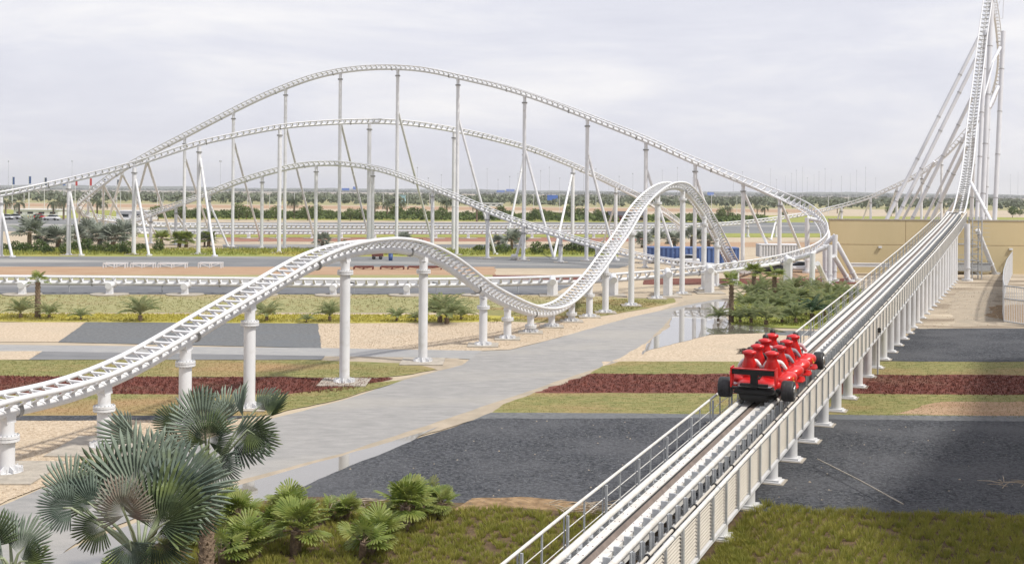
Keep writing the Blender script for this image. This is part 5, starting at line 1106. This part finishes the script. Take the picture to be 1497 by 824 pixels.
for i, (px0, px1, py0, py1, base, lab) in enumerate([(500,514,275,278.5,287,'wide blue sign board left of the middle-hill column'),(516,525,273,277,287,'smaller higher blue sign board beside the wide one'),(726,738,278,281,286,'small blue sign board right of the seventh tall column'),(740,752,276.5,280,286,'wider blue sign board near the leaning strut'),(800,815,285,293,299,'light blue square sign board among the far trees'),(1034,1041,281,286,290,'small blue sign right of the steep hill crest'),(92,98,266,271,288,'blue sign seen just under the middle hill track')]):
    Y = F * CH / (base - HY); a = P(px0, py0, Y); b = P(px1, py1, Y); Y = a[1]; root = empty('road_sign', ((a[0]+b[0])/2, Y, 0), lab, 'road sign', 'blue road signs on the plain'); pt = Part(root)
    pt(MB().box(((a[0]+b[0])/2, Y, (a[2]+b[2])/2), (b[0]-a[0], .4, a[2]-b[2])), 'board', M['bluesign'])
    for x_ in (a[0]*.8+b[0]*.2, a[0]*.2+b[0]*.8): pt(MB().tube([(x_, Y+.4, 0), (x_, Y+.4, b[2]+.3)], .3, 6), 'post', M['galv'])
# parked cars
def car(px, base, m, lab, rz=0.0, L_=4.3, sc=1):
    g = G(px, base); root = empty('parked_car', g, lab, 'car', 'parked cars'); root.rotation_euler = (0, 0, rz)
    b = loft([(-2.1,0,.55,.70,.20),(-2.0,0,.58,.84,.30),(-.9,0,.6,.88,.34),(.9,0,.6,.88,.32),(1.9,0,.52,.82,.26),(2.12,0,.48,.66,.18)], n=16, pw=4); b.build('body', M[m], root)
    c = loft([(-1.75,0,.95,.62,.06),(-1.1,0,1.12,.66,.28),(.2,0,1.14,.67,.30),(.95,0,.95,.66,.08)], n=16, pw=4); c.build('cabin', M['glass'], root)
    loft([(-1.15,0,1.38,.58,.04),(-.4,0,1.43,.60,.035),(.2,0,1.41,.58,.03)], n=12, pw=4).build('roof', M[m], root)
    for x_ in (-.8, .8):
        for y_ in (-1.35, 1.35): MB().lathe([(.2,-.1),(.32,-.1),(.32,.1),(.2,.1)], (x_, y_, .32), 16, rot=Matrix.Rotation(math.pi/2, 3, 'Y')).build('wheel', M['black'], root)
    root.scale = (sc,)*3; return root
M['silver'] = mat('silver_car_paint', (.55,.56,.58), rough=.3, metal=.4)
car(54, 320.5, 'redcar', 'red car parked at the far edge of the car park', 1.6); car(75, 322, 'white', 'white car parked right of the red car', 1.45); car(20, 320.5, 'silver', 'silver car parked nearest the left edge', 1.5); car(8, 321, 'silver', 'grey-green car cut by the left column', 1.6)
car(1124, 400, 'slot', 'black car beneath the banked curve', 1.5, sc=.8); car(1168, 398, 'white', 'white car partly hidden behind the banked curve piers', 1.6, sc=.8); car(1002, 386, 'white', 'small white car before the blue container', 1.5, sc=.75)
car(1232, 396, 'blue', 'dark blue car behind the curve supports at the wall', 1.6, sc=.8); car(905, 324, 'redcar', 'red car by the dark-roofed building', 1.5)
# steel frames lying on the service road
def frame_rack(px0, px1, base, h, m, lab):
    a = G(px0, base); b = G(px1, base); root = empty('steel_frame', (a[0], a[1], 0), lab, 'steel frame', 'steel frames on the service road'); pt = Part(root); z = h
    for dy in (0, .8): pt(MB().bar(a + [0,dy,z], b + [0,dy,z], .14, .14), 'top_bar', M[m])
    L_ = b[0] - a[0]; n = max(2, int(L_ / 1.6)); lg = []
    for k in range(n + 1):
        x_ = a[0] + L_ * k / n
        for dy in (0, .8): pt(MB().box((x_, a[1]+dy, z/2), (.1,.1,z)), 'leg', M[m])
    br = MB()
    for k in range(n): br.bar((a[0]+L_*k/n, a[1], .1 if k % 2 else z), (a[0]+L_*(k+1)/n, a[1], z if k % 2 else .1), .06, .06)
    pt(br, 'brace', M[m])
for a in [(151,184,391.5,.45,'white','leftmost white steel frame lying on the service road'),(191,225,391.5,.45,'white','second white steel frame on the service road'),(231,272,391.5,.45,'white','third and longest white steel frame on the service road'),(290,324,391.5,.5,'white','white steel frame with dark beams laid on top'),
          (517,545,394,.28,'rust','left dark red frame behind the hump column'),(556,590,394,.28,'rust','middle dark red frame between the hump columns'),(596,645,394,.28,'rust','right dark red frame between the hump columns')]: frame_rack(*a)
# sensor posts beside the low front line
for i, (px, by) in enumerate([(101,427),(237,428),(517,428),(638,428),(757,427),(880,418)]):
    g = G(px, by); root = empty('sensor_post', g, f'{ORD[i]} small sensor post from the left beside the low front line', 'sensor post', 'sensor posts of the low front line')
    MB().tube([(0,0,0),(0,0,.72)], .045, 8).build('post', M['galv'], root); MB().box((-.08,-.05,.76), (.5,.22,.12), ((1,0,-.25),(0,1,0),(.25,0,1))).build('sensor_head', M['slot'], root)
# white concrete block at the side strut, loose things
g = G(752, 380); o = MB().lathe([(.42,0),(.42,.55),(.36,.66),(.2,.7)], g, 14).build('anchor_block', M['dirtywhite']); tag(o, 'round white concrete anchor at the foot of the side strut', 'anchor block')
g = G(571, 381); root = empty('waste_bin', g, 'small blue waste bin on the verge behind the hump', 'bin'); MB().lathe([(.22,0),(.27,.75)], (0,0,0), 12).build('body', M['blue'], root); MB().lathe([(.29,0),(.29,.05),(.1,.12)], (0,0,.75), 12).build('lid', M['blue'], root)
g = G(552, 379); root = empty('site_cart', g, 'small dark red cart on the verge behind the hump', 'cart'); MB().box((0,0,.6), (1.3,.8,.5)).build('tray', M['rust'], root); MB().tube([(.6,0,.8),(1.1,0,1.2)], .03, 6).build('handle', M['galv'], root)
for x_ in (-.4, .4): MB().lathe([(.1,-.05),(.22,-.05),(.22,.05),(.1,.05)], (x_, -.42, .22), 12, rot=Matrix.Rotation(math.pi/2, 3, 'X')).build('wheel', M['black'], root)
for (px, by, n, sp_, lab) in [(868,752,40,.5,'pile of dry pale branches beside the launch handrail'),(520,744,26,.45,'scatter of dry pale branches among the dwarf fan palms'),(1470,716,10,.35,'dry branch litter at the right edge of the dark gravel')]:
    g = G(px, by); mb = MB()
    for k in range(n):
        c = g + [random.gauss(0, sp_), random.gauss(0, sp_*.5), random.uniform(.12, .26)]; a = random.uniform(0, 3.14); L_ = random.uniform(.15, .5); d = np.array([math.cos(a), math.sin(a)*.6, random.uniform(-.1,.2)]) * L_
        mb.tube([c - d, c + [0,0,.03], c + d], [.012,.014,.006], 5)
    o = mb.build('branch_pile', M['branch']); tag(o, lab, 'branches', None, 'stuff')
a, b = G(1195, 684), G(1320, 752); o = MB().tube([a + [0,0,.27], (a+b)/2 + [.05,0,.27], b + [0,0,.27]], .02, 6).build('ground_cable', M['concrete']); tag(o, 'pale cable lying across the dark gravel right of the launch track', 'cable')
g = G(1283, 548); root = empty('camera_post', g, 'slim dark post with a small box right of the launch columns', 'post'); MB().tube([(0,0,0),(0,0,2.0)], .035, 8).build('post', M['galv'], root); MB().box((-.1,0,2.0), (.4,.25,.2)).build('box', M['slot'], root)
for pr in fp + [fpd, fb1, fb2] + mp_ + bu + tr + dp:
    if '_used' in pr: del pr['_used']
for o in bpy.data.objects:
    if '_used' in o: del o['_used']
# ------------------------------------------------------------------ haze
hm = bpy.data.materials.new('air_haze'); hm.use_nodes = True; t = hm.node_tree; t.nodes.clear()
pv = t.nodes.new('ShaderNodeVolumePrincipled'); pv.inputs['Color'].default_value = (.97,.98,1,1); pv.inputs['Density'].default_value = .00014; pv.inputs['Anisotropy'].default_value = .2
mo = t.nodes.new('ShaderNodeOutputMaterial'); t.links.new(pv.outputs[0], mo.inputs['Volume'])
hz = MB().box((0, 3000, 49), (9000, 6200, 100)).build('haze', hm); hz['kind'] = 'stuff'; hz['label'] = 'thin pale haze over the whole plain'; hz['category'] = 'haze'
